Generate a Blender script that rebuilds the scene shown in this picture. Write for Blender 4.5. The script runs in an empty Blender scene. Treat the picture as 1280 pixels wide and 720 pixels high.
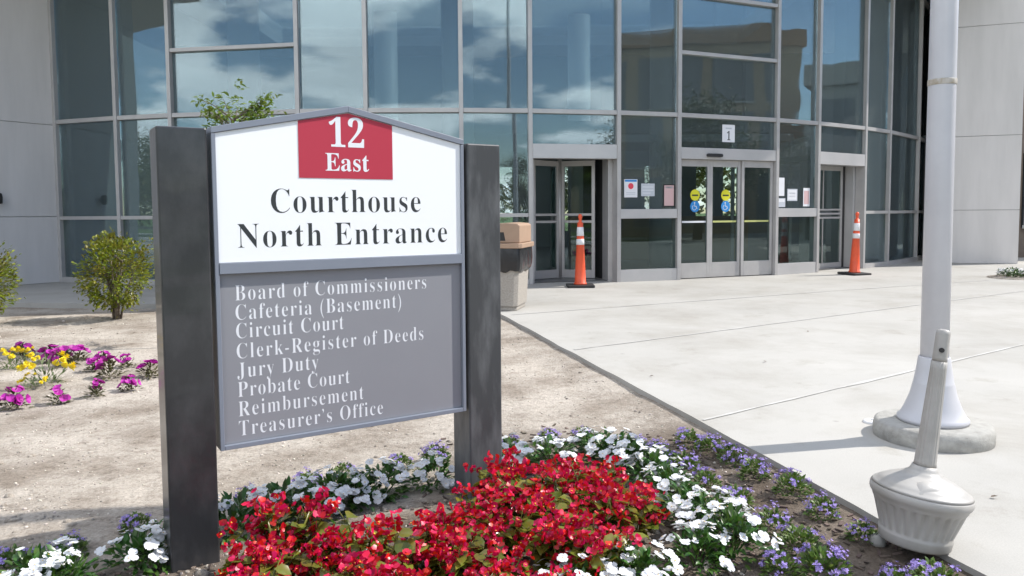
import bpy, math, random
from math import sin, cos, pi, radians, sqrt, atan2
from mathutils import Vector, Matrix, noise

C = bpy.context.scene.collection
sc = bpy.context.scene
random.seed(7)

# ------------------------------------------------------------------ camera
EYE = Vector((0, 0, 1.15))
PITCH, ROLL, FPX = radians(3.66), radians(.4), 960.0
_f = Vector((0, cos(PITCH), -sin(PITCH)))
_r = Vector((1, 0, 0)); _u = _r.cross(_f)
CR = _r * cos(ROLL) - _u * sin(ROLL)
CU = _r * sin(ROLL) + _u * cos(ROLL)
cam = bpy.data.cameras.new('camera')
cam.sensor_width = 36; cam.lens = 36 * FPX / 1280
cam.shift_y = -32 / 1280
cam.clip_start = .05; cam.clip_end = 2000
co = bpy.data.objects.new('camera', cam); C.objects.link(co)
co.matrix_world = Matrix(((CR.x, CU.x, -_f.x, EYE.x), (CR.y, CU.y, -_f.y, EYE.y), (CR.z, CU.z, -_f.z, EYE.z), (0, 0, 0, 1)))
sc.camera = co

# ------------------------------------------------------------------ sky and sun
SUN_EL = radians(44)
SUN_H = Vector((.979, .203)).normalized()
SUN_AZ = atan2(SUN_H.x, SUN_H.y)
w = bpy.data.worlds.new('World'); sc.world = w; w.use_nodes = True
nt = w.node_tree; nt.nodes.clear()
def N(t, typ, **kw):
    n = t.nodes.new(typ)
    for k, v in kw.items():
        if k.startswith('i_'):
            key = k[2:]; key = int(key) if key.isdigit() else key
            n.inputs[key].default_value = v
        else: setattr(n, k, v)
    return n
CLOUD_X, CLOUD_Y = 3.4, 1.7
sky = N(nt, 'ShaderNodeTexSky', sky_type='NISHITA', sun_disc=False, sun_elevation=SUN_EL, sun_rotation=SUN_AZ, air_density=1.0, dust_density=.15, ozone_density=1.6)
tc = N(nt, 'ShaderNodeTexCoord'); sp = N(nt, 'ShaderNodeSeparateXYZ'); L = nt.links.new
L(tc.outputs['Generated'], sp.inputs[0])
zz = N(nt, 'ShaderNodeMath', operation='MAXIMUM', i_1=0.0); L(sp.outputs[2], zz.inputs[0])
za = N(nt, 'ShaderNodeMath', operation='ADD', i_1=.16); L(zz.outputs[0], za.inputs[0])
dx = N(nt, 'ShaderNodeMath', operation='DIVIDE'); L(sp.outputs[0], dx.inputs[0]); L(za.outputs[0], dx.inputs[1])
dy = N(nt, 'ShaderNodeMath', operation='DIVIDE'); L(sp.outputs[1], dy.inputs[0]); L(za.outputs[0], dy.inputs[1])
cb = N(nt, 'ShaderNodeCombineXYZ'); L(dx.outputs[0], cb.inputs[0]); L(dy.outputs[0], cb.inputs[1])
cn = N(nt, 'ShaderNodeTexNoise', i_Scale=1.05, i_Detail=9.0, i_Roughness=.55, i_Distortion=.1)
mpc = N(nt, 'ShaderNodeMapping'); mpc.inputs['Location'].default_value = (CLOUD_X, CLOUD_Y, 0); L(cb.outputs[0], mpc.inputs[0]); L(mpc.outputs[0], cn.inputs['Vector'])
cr = N(nt, 'ShaderNodeValToRGB'); cr.color_ramp.elements[0].position = .475; cr.color_ramp.elements[1].position = .55
mk = N(nt, 'ShaderNodeMath', operation='MAXIMUM', i_1=0.0); L(sp.outputs[0], mk.inputs[0])
mk2 = N(nt, 'ShaderNodeMath', operation='MULTIPLY_ADD', i_1=-.12); L(mk.outputs[0], mk2.inputs[0]); L(cn.outputs[0], mk2.inputs[2])
L(mk2.outputs[0], cr.inputs[0])
cn2 = N(nt, 'ShaderNodeTexNoise', i_Scale=3.0, i_Detail=6.0); L(cb.outputs[0], cn2.inputs['Vector'])
cc = N(nt, 'ShaderNodeMixRGB'); cc.inputs[1].default_value = (8.5, 8.9, 9.6, 1); cc.inputs[2].default_value = (17, 17, 17.2, 1)
L(cn2.outputs[0], cc.inputs[0])
mx = N(nt, 'ShaderNodeMixRGB'); L(cr.outputs[0], mx.inputs[0]); L(sky.outputs[0], mx.inputs[1]); L(cc.outputs[0], mx.inputs[2])
bg = N(nt, 'ShaderNodeBackground', i_Strength=.14); L(mx.outputs[0], bg.inputs[0])
wo = N(nt, 'ShaderNodeOutputWorld'); L(bg.outputs[0], wo.inputs[0])

sl = bpy.data.lights.new('sun', 'SUN'); sl.energy = 4.4; sl.angle = radians(.5); sl.color = (1, .955, .89)
so = bpy.data.objects.new('sun', sl); C.objects.link(so); so.location = (20, 5, 20)
SD = Vector((SUN_H.x * cos(SUN_EL), SUN_H.y * cos(SUN_EL), sin(SUN_EL)))
so.rotation_euler = SD.to_track_quat('Z', 'Y').to_euler()

sc.view_settings.view_transform = 'Standard'; sc.view_settings.look = 'None'
sc.view_settings.exposure = .43; sc.view_settings.gamma = 1; sc.view_settings.use_curve_mapping = False
sc.render.engine = 'CYCLES'
sc.cycles.use_denoising = True
sc.cycles.max_bounces = 10; sc.cycles.transparent_max_bounces = 24; sc.cycles.transmission_bounces = 8
sc.cycles.sample_clamp_indirect = 6; sc.cycles.caustics_reflective = False; sc.cycles.caustics_refractive = False

# ------------------------------------------------------------------ materials
def mat(name, col, rough=.6, metal=0, var=None, scale=6, bump=0, bscale=60, island=0, spec=.5, trans=0, coat=0, detail=6, stretch=None, ramp=(.35, .68)):
    """Principled with optional noise variation (var = second colour), bump, per-island variation, leaf translucency."""
    m = bpy.data.materials.new(name); m.use_nodes = True; t = m.node_tree; t.nodes.clear(); l = t.links.new
    out = N(t, 'ShaderNodeOutputMaterial'); b = N(t, 'ShaderNodeBsdfPrincipled')
    b.inputs['Roughness'].default_value = rough; b.inputs['Metallic'].default_value = metal
    b.inputs['Specular IOR Level'].default_value = spec
    if coat: b.inputs['Coat Weight'].default_value = coat
    c4 = (*col, 1); b.inputs['Base Color'].default_value = c4
    src = None
    co_ = N(t, 'ShaderNodeTexCoord'); vec = co_.outputs['Object']
    if stretch:
        mp = N(t, 'ShaderNodeMapping'); mp.inputs['Scale'].default_value = stretch; l(vec, mp.inputs[0]); vec = mp.outputs[0]
    if var is not None:
        n = N(t, 'ShaderNodeTexNoise', i_Scale=scale, i_Detail=detail, i_Roughness=.6); l(vec, n.inputs['Vector'])
        r = N(t, 'ShaderNodeValToRGB'); r.color_ramp.elements[0].position = ramp[0]; r.color_ramp.elements[1].position = ramp[1]
        r.color_ramp.elements[0].color = c4; r.color_ramp.elements[1].color = (*var, 1)
        l(n.outputs[0], r.inputs[0]); src = r.outputs[0]
    if island:
        g = N(t, 'ShaderNodeNewGeometry'); hv = N(t, 'ShaderNodeHueSaturation')
        if src: l(src, hv.inputs['Color'])
        else: hv.inputs['Color'].default_value = c4
        a = N(t, 'ShaderNodeMapRange', i_3=1 - island, i_4=1 + island); l(g.outputs['Random Per Island'], a.inputs[0])
        l(a.outputs[0], hv.inputs['Value'])
        mm = N(t, 'ShaderNodeMath', operation='MULTIPLY', i_1=7.31); l(g.outputs['Random Per Island'], mm.inputs[0])
        fr = N(t, 'ShaderNodeMath', operation='FRACT'); l(mm.outputs[0], fr.inputs[0])
        hh = N(t, 'ShaderNodeMapRange', i_3=.5 - island * .06, i_4=.5 + island * .06); l(fr.outputs[0], hh.inputs[0]); l(hh.outputs[0], hv.inputs['Hue'])
        src = hv.outputs[0]
    if src: l(src, b.inputs['Base Color'])
    if bump:
        n2 = N(t, 'ShaderNodeTexNoise', i_Scale=bscale, i_Detail=8.0, i_Roughness=.65); l(vec, n2.inputs['Vector'])
        bp = N(t, 'ShaderNodeBump', i_Strength=bump, i_Distance=.01); l(n2.outputs[0], bp.inputs['Height']); l(bp.outputs[0], b.inputs['Normal'])
    if trans:
        tr = N(t, 'ShaderNodeBsdfTranslucent'); tr.inputs[0].default_value = c4
        if src: l(src, tr.inputs[0])
        ms = N(t, 'ShaderNodeMixShader', i_0=trans); l(b.outputs[0], ms.inputs[1]); l(tr.outputs[0], ms.inputs[2]); l(ms.outputs[0], out.inputs[0])
    else: l(b.outputs[0], out.inputs[0])
    return m

def glass_mat(name, tint, refl, veil=0):
    m = bpy.data.materials.new(name); m.use_nodes = True; t = m.node_tree; t.nodes.clear(); l = t.links.new
    out = N(t, 'ShaderNodeOutputMaterial'); tr = N(t, 'ShaderNodeBsdfTransparent'); tr.inputs[0].default_value = (*tint, 1)
    gl = N(t, 'ShaderNodeBsdfGlossy', i_Roughness=0.0); gl.inputs[0].default_value = (.93, .97, 1, 1)
    co_ = N(t, 'ShaderNodeTexCoord'); n = N(t, 'ShaderNodeTexNoise', i_Scale=.7, i_Detail=1.5); l(co_.outputs['Object'], n.inputs['Vector'])
    bp = N(t, 'ShaderNodeBump', i_Strength=.28, i_Distance=.012); l(n.outputs[0], bp.inputs['Height']); l(bp.outputs[0], gl.inputs['Normal'])
    fr = N(t, 'ShaderNodeFresnel', i_IOR=1.5); ad = N(t, 'ShaderNodeMath', operation='ADD', i_1=refl, use_clamp=True); l(fr.outputs[0], ad.inputs[0])
    geo = N(t, 'ShaderNodeNewGeometry'); fb = N(t, 'ShaderNodeMath', operation='SUBTRACT', i_0=1.0); l(geo.outputs['Backfacing'], fb.inputs[1])
    mf = N(t, 'ShaderNodeMath', operation='MULTIPLY'); l(ad.outputs[0], mf.inputs[0]); l(fb.outputs[0], mf.inputs[1])       # the coating is on the outer face only
    ms = N(t, 'ShaderNodeMixShader'); l(mf.outputs[0], ms.inputs[0]); l(tr.outputs[0], ms.inputs[1]); l(gl.outputs[0], ms.inputs[2])
    if veil:
        df = N(t, 'ShaderNodeBsdfDiffuse'); df.inputs[0].default_value = (.62, .70, .72, 1)  # pale diffuse haze mixed in to make the panes look lighter
        md = N(t, 'ShaderNodeMixShader', i_0=veil); l(ms.outputs[0], md.inputs[1]); l(df.outputs[0], md.inputs[2]); l(md.outputs[0], out.inputs[0])
    else: l(ms.outputs[0], out.inputs[0])
    return m

M = {}
M['alu'] = mat('brushed aluminium', (.50, .49, .48), .38, .25, var=(.43, .42, .42), scale=3)
M['alu_panel'] = mat('aluminium panel', (.55, .54, .54), .35, .25, var=(.49, .49, .49), scale=2)
M['glass'] = glass_mat('coated glass', (.70, .77, .78), .54, veil=.045)
M['clear'] = glass_mat('door glass', (.70, .77, .76), .13)
M['wall'] = mat('precast concrete', (.66, .64, .625), .85, var=(.58, .565, .55), scale=1.4, bump=.12, bscale=90, detail=9, stretch=(2, 2, .3))
M['joint'] = mat('joint sealant', (.34, .34, .35), .9)
M['tan'] = mat('tan precast', (.48, .37, .26), .9, var=(.42, .32, .22), scale=.8)
M['rust_brown'] = mat('brown cornice', (.34, .19, .10), .9)
M['brown'] = mat('brown brick', (.20, .165, .135), .9, var=(.16, .13, .11), scale=5)
M['cream'] = mat('cream precast', (.52, .49, .44), .9)
M['greywin'] = mat('grey window', (.20, .195, .20), .3)
M['darkwin'] = mat('dark window', (.03, .035, .04), .08)
M['interior'] = mat('lobby wall', (.34, .36, .36), .8)
M['lobby_floor'] = mat('lobby terrazzo', (.12, .12, .12), .35, var=(.10, .10, .10), scale=30)
M['white'] = mat('white paint', (.74, .74, .74), .5)
M['black'] = mat('black rubber', (.018, .018, .019), .6, var=(.03, .03, .03), scale=20)
M['steel'] = mat('steel', (.45, .45, .45), .25, .9)
M['post'] = mat('weathered charcoal paint', (.026, .027, .030), .30, var=(.055, .056, .060), scale=7, bump=.08, bscale=40, detail=10, stretch=(1, 1, .6), ramp=(.44, .70), coat=.25)
M['post_faded'] = mat('faded charcoal paint', (.055, .058, .062), .38, var=(.15, .155, .162), scale=9, bump=.08, bscale=40, detail=10, stretch=(1.3, 1, .35), ramp=(.46, .74))
M['frame'] = mat('slate blue paint', (.21, .235, .285), .35, var=(.225, .25, .30), scale=4)
M['signwhite'] = mat('white sign film', (.88, .90, .92), .35)
M['signgrey'] = mat('grey sign film', (.255, .26, .285), .4, var=(.27, .275, .30), scale=2.5)
M['signred'] = mat('red sign film', (.46, .035, .065), .4)
M['ink'] = mat('charcoal lettering', (.028, .033, .036), .5)
M['ltr'] = mat('pale lettering', (.78, .80, .84), .45)
M['orange'] = mat('orange plastic', (.80, .105, .035), .45, var=(.68, .09, .035), scale=9)
M['refl'] = mat('white reflective band', (.72, .72, .73), .35)
M['beige'] = mat('beige plastic', (.41, .395, .37), .42, var=(.30, .285, .255), scale=6, detail=9, ramp=(.45, .75), bump=.05, bscale=30)
M['tanp'] = mat('tan plastic', (.40, .27, .19), .55, var=(.35, .24, .165), scale=5)
M['aggregate'] = mat('exposed aggregate', (.42, .385, .34), .9, var=(.30, .275, .245), scale=70, bump=.35, bscale=150)
M['bag'] = mat('black bin bag', (.022, .023, .026), .22, bump=.5, bscale=14)
M['polep'] = mat('off white pole paint', (.55, .55, .575), .35, var=(.49, .49, .515), scale=3, bump=.03, bscale=20)
M['rust'] = mat('weathered tape', (.36, .31, .24), .8, var=(.52, .50, .47), scale=40)
M['oldconc'] = mat('rough concrete', (.42, .41, .38), .95, var=(.30, .29, .265), scale=18, bump=.5, bscale=70)
M['paper'] = mat('paper', (.74, .75, .78), .7)
M['paper2'] = mat('grey paper', (.50, .53, .58), .7)
M['paper3'] = mat('pink paper', (.62, .42, .42), .7)
M['bluep'] = mat('blue print', (.03, .25, .62), .5)
M['yelp'] = mat('yellow print', (.70, .66, .03), .5)
M['strip'] = mat('pale lime strip', (.52, .54, .20), .5)
M['redp'] = mat('red print', (.70, .06, .09), .5)
M['bark'] = mat('bark', (.13, .10, .075), .9, var=(.20, .165, .13), scale=30, bump=.5, bscale=60)
M['stone'] = mat('pale stones', (.44, .395, .345), .9, island=.55)
M['joint_line'] = mat('pale joint sealant', (.54, .535, .515), .8, var=(.43, .42, .395), scale=3, ramp=(.40, .58))
# plants
M['beg_leaf'] = mat('begonia leaf', (.15, .205, .025), .24, var=(.19, .13, .024), scale=16, island=.42, trans=.28)
M['beg_flo'] = mat('red petal', (.56, .006, .040), .36, island=.3, trans=.22, spec=.5)
M['yellowc'] = mat('yellow stamens', (.80, .50, .04), .6)
M['vin_leaf'] = mat('dark green leaf', (.050, .120, .018), .32, island=.38, trans=.25)
M['vin_flo'] = mat('white petal', (.80, .81, .83), .55, island=.06, trans=.25)
M['age_leaf'] = mat('mid green leaf', (.11, .18, .035), .45, island=.4, trans=.3)
M['age_flo'] = mat('violet floret', (.37, .28, .63), .7, island=.32, trans=.2)
M['pet_leaf'] = mat('bronze green leaf', (.085, .085, .030), .5, island=.4, trans=.25)
M['pet_flo'] = mat('magenta petal', (.46, .022, .36), .5, island=.22, trans=.25)
M['mar_flo'] = mat('yellow petal', (.84, .68, .025), .5, island=.18, trans=.2)
M['mar_leaf'] = mat('grey green leaf', (.16, .21, .09), .5, island=.3, trans=.25)
M['shr_leaf'] = mat('yellow green leaf', (.20, .24, .018), .38, var=(.19, .13, .035), ramp=(.45, .75), scale=3.5, island=.45, trans=.3)
M['sap_leaf'] = mat('fresh green leaf', (.145, .215, .03), .4, island=.35, trans=.35)
M['tree_leaf'] = mat('tree leaf', (.062, .085, .018), .5, var=(.10, .085, .018), scale=.5, island=.4, trans=.25)

def soil_material():
    m = bpy.data.materials.new('sandy soil'); m.use_nodes = True; t = m.node_tree; t.nodes.clear(); l = t.links.new
    out = N(t, 'ShaderNodeOutputMaterial'); b = N(t, 'ShaderNodeBsdfPrincipled', i_Roughness=.95); b.inputs['Specular IOR Level'].default_value = .2
    tc = N(t, 'ShaderNodeTexCoord'); o = tc.outputs['Object']
    n1 = N(t, 'ShaderNodeTexNoise', i_Scale=1.6, i_Detail=8.0, i_Roughness=.65); l(o, n1.inputs['Vector'])
    r1 = N(t, 'ShaderNodeValToRGB'); e = r1.color_ramp.elements; e[0].position = .32; e[0].color = (.31, .265, .22, 1); e[0].position = .36; e[1].position = .60; e[1].color = (.56, .51, .45, 1)
    l(n1.outputs[0], r1.inputs[0])
    n2 = N(t, 'ShaderNodeTexNoise', i_Scale=55, i_Detail=6.0, i_Roughness=.75); l(o, n2.inputs['Vector'])
    r2 = N(t, 'ShaderNodeValToRGB'); e = r2.color_ramp.elements; e[0].position = .36; e[0].color = (.74, .73, .71, 1); e[1].position = .60; e[1].color = (1.07, 1.06, 1.05, 1)
    l(n2.outputs[0], r2.inputs[0])
    mu = N(t, 'ShaderNodeMixRGB', blend_type='MULTIPLY', i_0=1.0); l(r1.outputs[0], mu.inputs[1]); l(r2.outputs[0], mu.inputs[2])
    v = N(t, 'ShaderNodeTexVoronoi', i_Scale=70); l(o, v.inputs['Vector'])
    r3 = N(t, 'ShaderNodeValToRGB'); e = r3.color_ramp.elements; e[0].position = .05; e[0].color = (1.25, 1.22, 1.18, 1); e[1].position = .35; e[1].color = (.92, .92, .92, 1)
    l(v.outputs['Distance'], r3.inputs[0])
    mu2 = N(t, 'ShaderNodeMixRGB', blend_type='MULTIPLY', i_0=.45); l(mu.outputs[0], mu2.inputs[1]); l(r3.outputs[0], mu2.inputs[2])
    # dug, composted soil where the bed is planted (stored per vertex as a soil type)
    at = N(t, 'ShaderNodeAttribute', attribute_name='compost')
    nz = N(t, 'ShaderNodeTexNoise', i_Scale=9, i_Detail=6.0); l(o, nz.inputs['Vector'])
    ma = N(t, 'ShaderNodeMath', operation='MULTIPLY_ADD', i_1=.7, i_2=-.35); l(nz.outputs[0], ma.inputs[0])
    ad = N(t, 'ShaderNodeMath', operation='ADD', use_clamp=True); l(at.outputs['Fac'], ad.inputs[0]); l(ma.outputs[0], ad.inputs[1])
    dk = N(t, 'ShaderNodeMixRGB', blend_type='MULTIPLY', i_0=1.0); n5 = N(t, 'ShaderNodeTexNoise', i_Scale=14, i_Detail=10.0, i_Roughness=.8); l(o, n5.inputs['Vector'])
    r5 = N(t, 'ShaderNodeValToRGB'); e = r5.color_ramp.elements; e[0].position = .38; e[0].color = (.70, .68, .66, 1); e[1].position = .48; e[1].color = (1, 1, 1, 1); l(n5.outputs[0], r5.inputs[0])
    gr = N(t, 'ShaderNodeMixRGB', blend_type='MULTIPLY', i_0=1.0); l(mu2.outputs[0], gr.inputs[1]); l(r5.outputs[0], gr.inputs[2])
    l(gr.outputs[0], dk.inputs[1]); dk.inputs[2].default_value = (.40, .365, .34, 1)
    mixc = N(t, 'ShaderNodeMixRGB'); l(ad.outputs[0], mixc.inputs[0]); l(gr.outputs[0], mixc.inputs[1]); l(dk.outputs[0], mixc.inputs[2])
    l(mixc.outputs[0], b.inputs['Base Color'])
    n4 = N(t, 'ShaderNodeTexNoise', i_Scale=38, i_Detail=9.0, i_Roughness=.72); l(o, n4.inputs['Vector'])
    bp = N(t, 'ShaderNodeBump', i_Strength=.9, i_Distance=.02); l(n4.outputs[0], bp.inputs['Height']); l(bp.outputs[0], b.inputs['Normal'])
    l(b.outputs[0], out.inputs[0]); return m
M['soil'] = soil_material()

def concrete_material():
    m = bpy.data.materials.new('plaza concrete'); m.use_nodes = True; t = m.node_tree; t.nodes.clear(); l = t.links.new
    out = N(t, 'ShaderNodeOutputMaterial'); b = N(t, 'ShaderNodeBsdfPrincipled', i_Roughness=.85); b.inputs['Specular IOR Level'].default_value = .3
    tc = N(t, 'ShaderNodeTexCoord'); o = tc.outputs['Object']
    n1 = N(t, 'ShaderNodeTexNoise', i_Scale=.55, i_Detail=7.0, i_Roughness=.6); l(o, n1.inputs['Vector'])
    r1 = N(t, 'ShaderNodeValToRGB'); e = r1.color_ramp.elements; e[0].position = .3; e[0].color = (.385, .374, .348, 1); e[1].position = .7; e[1].color = (.455, .443, .415, 1)
    l(n1.outputs[0], r1.inputs[0])
    n2 = N(t, 'ShaderNodeTexNoise', i_Scale=180, i_Detail=3.0); l(o, n2.inputs['Vector'])
    r2 = N(t, 'ShaderNodeValToRGB'); e = r2.color_ramp.elements; e[0].position = .3; e[0].color = (.88, .88, .88, 1); e[1].position = .7; e[1].color = (1.04, 1.04, 1.04, 1)
    l(n2.outputs[0], r2.inputs[0])
    mu = N(t, 'ShaderNodeMixRGB', blend_type='MULTIPLY', i_0=1.0); l(r1.outputs[0], mu.inputs[1]); l(r2.outputs[0], mu.inputs[2])
    n3 = N(t, 'ShaderNodeTexNoise', i_Scale=2.3, i_Detail=9.0, i_Roughness=.7); l(o, n3.inputs['Vector'])
    r3 = N(t, 'ShaderNodeValToRGB'); e = r3.color_ramp.elements; e[0].position = .28; e[0].color = (.80, .78, .74, 1); e[1].position = .42; e[1].color = (1, 1, 1, 1)
    l(n3.outputs[0], r3.inputs[0])
    mu2 = N(t, 'ShaderNodeMixRGB', blend_type='MULTIPLY', i_0=1.0); l(mu.outputs[0], mu2.inputs[1]); l(r3.outputs[0], mu2.inputs[2])
    v = N(t, 'ShaderNodeTexVoronoi', i_Scale=1.5); v.inputs['Randomness'].default_value = 1; l(o, v.inputs['Vector'])
    r4 = N(t, 'ShaderNodeValToRGB'); e = r4.color_ramp.elements; e[0].position = .022; e[0].color = (.62, .60, .58, 1); e[1].position = .034; e[1].color = (1, 1, 1, 1); l(v.outputs['Distance'], r4.inputs[0])
    mu3 = N(t, 'ShaderNodeMixRGB', blend_type='MULTIPLY', i_0=.55); l(mu2.outputs[0], mu3.inputs[1]); l(r4.outputs[0], mu3.inputs[2])
    n6 = N(t, 'ShaderNodeTexNoise', i_Scale=.9, i_Detail=10.0, i_Roughness=.75, i_Distortion=.3); l(o, n6.inputs['Vector'])
    r6 = N(t, 'ShaderNodeValToRGB'); e = r6.color_ramp.elements; e[0].position = .35; e[0].color = (.89, .875, .85, 1); e[1].position = .54; e[1].color = (1.03, 1.03, 1.03, 1); l(n6.outputs[0], r6.inputs[0])
    mu4 = N(t, 'ShaderNodeMixRGB', blend_type='MULTIPLY', i_0=1.0); l(mu3.outputs[0], mu4.inputs[1]); l(r6.outputs[0], mu4.inputs[2])
    l(mu4.outputs[0], b.inputs['Base Color'])
    bp = N(t, 'ShaderNodeBump', i_Strength=.15, i_Distance=.004); l(n2.outputs[0], bp.inputs['Height']); l(bp.outputs[0], b.inputs['Normal'])
    l(b.outputs[0], out.inputs[0]); return m
M['concrete'] = concrete_material()
M['grass'] = mat('lawn', (.06, .12, .02), .9, var=(.09, .14, .035), scale=3, bump=.6, bscale=60)
M['asphalt'] = mat('asphalt', (.06, .06, .062), .9, var=(.05, .05, .05), scale=4)

# ------------------------------------------------------------------ mesh helpers
class MB:
    def __init__(s): s.v = []; s.f = []; s.m = []; s.smooth = []
    def face(s, pts, mi=0, sm=False):
        i = len(s.v); s.v += [tuple(p) for p in pts]; s.f.append(tuple(range(i, i + len(pts)))); s.m.append(mi); s.smooth.append(sm)
    def add(s, vs, fs, mi=0, sm=False):
        i = len(s.v); s.v += [tuple(p) for p in vs]
        for f in fs: s.f.append(tuple(i + k for k in f)); s.m.append(mi); s.smooth.append(sm)
    def box(s, x0, x1, y0, y1, z0, z1, mi=0, tf=None):
        P = [(x, y, z) for z in (z0, z1) for y in (y0, y1) for x in (x0, x1)]
        if tf: P = [tf(p) for p in P]
        s.add(P, [(0, 2, 3, 1), (4, 5, 7, 6), (0, 1, 5, 4), (2, 6, 7, 3), (0, 4, 6, 2), (1, 3, 7, 5)], mi)
    def prism(s, poly, y0, y1, mi=0, tf=None):
        """poly in x,z extruded along y"""
        n = len(poly); P = [(x, y0, z) for x, z in poly] + [(x, y1, z) for x, z in poly]
        if tf: P = [tf(p) for p in P]
        s.add(P, [tuple(range(n)), tuple(range(2 * n - 1, n - 1, -1))] + [(i, i + n, (i + 1) % n + n, (i + 1) % n) for i in range(n)], mi)
    def slab(s, poly, z0, z1, mi=0):
        n = len(poly); P = [(x, y, z0) for x, y in poly] + [(x, y, z1) for x, y in poly]
        s.add(P, [tuple(range(n - 1, -1, -1)), tuple(range(n, 2 * n))] + [(i, (i + 1) % n, (i + 1) % n + n, i + n) for i in range(n)], mi)
    def tube(s, pts, rad, n=8, mi=0, cap=True):
        pts = [Vector(p) for p in pts]; base = len(s.v)
        for k, p in enumerate(pts):
            d = (pts[min(k + 1, len(pts) - 1)] - pts[max(k - 1, 0)]).normalized()
            a = d.cross(Vector((0, 0, 1)) if abs(d.z) < .9 else Vector((1, 0, 0))).normalized(); b_ = d.cross(a)
            r = rad[k] if hasattr(rad, '__len__') else rad
            s.v += [tuple(p + (a * cos(2 * pi * j / n) + b_ * sin(2 * pi * j / n)) * r) for j in range(n)]
        for k in range(len(pts) - 1):
            for j in range(n):
                s.f.append((base + k * n + j, base + k * n + (j + 1) % n, base + (k + 1) * n + (j + 1) % n, base + (k + 1) * n + j)); s.m.append(mi); s.smooth.append(True)
        if cap:
            s.f.append(tuple(base + j for j in range(n - 1, -1, -1))); s.m.append(mi); s.smooth.append(False)
            e = base + (len(pts) - 1) * n; s.f.append(tuple(e + j for j in range(n))); s.m.append(mi); s.smooth.append(False)
    def lathe(s, prof, n=40, mi=0, flute=None, cx=0, cy=0, mats=None):
        """prof: (r, z) list; flute(z, angle) -> radius factor"""
        base = len(s.v)
        for r, z in prof:
            for j in range(n):
                a = 2 * pi * j / n; q = r * (flute(z, a) if flute else 1)
                s.v.append((cx + q * cos(a), cy + q * sin(a), z))
        for k in range(len(prof) - 1):
            for j in range(n):
                s.f.append((base + k * n + j, base + k * n + (j + 1) % n, base + (k + 1) * n + (j + 1) % n, base + (k + 1) * n + j))
                s.m.append(mats[k] if mats else mi); s.smooth.append(True)
        s.f.append(tuple(base + j for j in range(n - 1, -1, -1))); s.m.append(mats[0] if mats else mi); s.smooth.append(False)
        e = base + (len(prof) - 1) * n; s.f.append(tuple(e + j for j in range(n))); s.m.append(mats[-1] if mats else mi); s.smooth.append(False)
    def mesh(s, name, mats, inv=None):
        me = bpy.data.meshes.new(name)
        v = s.v if inv is None else [tuple(inv @ Vector(p)) for p in s.v]
        me.from_pydata(v, [], s.f)
        for m in (mats if isinstance(mats, (list, tuple)) else [mats]): me.materials.append(m)
        me.polygons.foreach_set('material_index', s.m); me.polygons.foreach_set('use_smooth', s.smooth)
        me.update(); return me
    def build(s, name, mats, parent=None, world=True, bevel=0):
        """linked as ONE object; with world=True the points are world points and are moved into the parent's space"""
        inv = None
        if parent is not None and world:
            p = parent; Mx = p.matrix_basis.copy()
            while p.parent: p = p.parent; Mx = p.matrix_basis @ Mx
            inv = Mx.inverted()
        o = bpy.data.objects.new(name, s.mesh(name, mats, inv)); C.objects.link(o)
        if parent is not None: o.parent = parent
        if bevel:
            b = o.modifiers.new('bevel', 'BEVEL'); b.width = bevel; b.segments = 2; b.limit_method = 'ANGLE'; b.angle_limit = radians(40)
        return o
def tag(o, label=None, cat=None, group=None, kind=None):
    if label: o['label'] = label
    if cat: o['category'] = cat
    if group: o['group'] = group
    if kind: o['kind'] = kind
    return o
def empty(name, loc, rz=0, **kw):
    o = bpy.data.objects.new(name, None); C.objects.link(o); o.location = loc; o.rotation_euler = (0, 0, rz); o.empty_display_size = .1
    return tag(o, **kw)
def copy_tree(o, parent=None):
    c = o.copy(); C.objects.link(c)
    if parent is not None: c.parent = parent
    for ch in list(o.children): copy_tree(ch, c)
    return c
def G(px, py, z=0):
    """ground point seen at a pixel of the 1280 x 720 photograph"""
    d = _f * FPX + CR * (px - 640) + CU * (328 - py)
    return EYE + d * ((z - EYE.z) / d.z)

# ------------------------------------------------------------------ setting: ground, plaza, bed soil
g = MB(); g.box(-700, 700, -700, 700, -.4, -.14); tag(g.build('ground', M['grass']), kind='structure')
EDGE0, EDGE1 = Vector((1.93, .6)), Vector((-.30, 9.42))       # plaza edge along the bed
LEFT = Vector((-30, 13.2))
plaza_poly = [(-40, -2.6), (60, -2.6), (60, 32), (-40, 32), (-40, 14.6), (LEFT.x, LEFT.y)]
pts_edge = [(LEFT.lerp(EDGE1, k / 12)) for k in range(1, 13)]
for k in range(0, 61): pts_edge.append(EDGE1.lerp(EDGE0, k / 60))
for i, p in enumerate(pts_edge):
    j = .010 * noise.noise(Vector((p.x * 3.1, p.y * 3.1, 4.2)))
    plaza_poly.append((p.x + j, p.y + j))
plaza_poly += [(-40, .6)]
s_ = MB(); s_.slab(plaza_poly, -.3, 0); tag(s_.build('plaza', M['concrete'], bevel=0), kind='structure')
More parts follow.
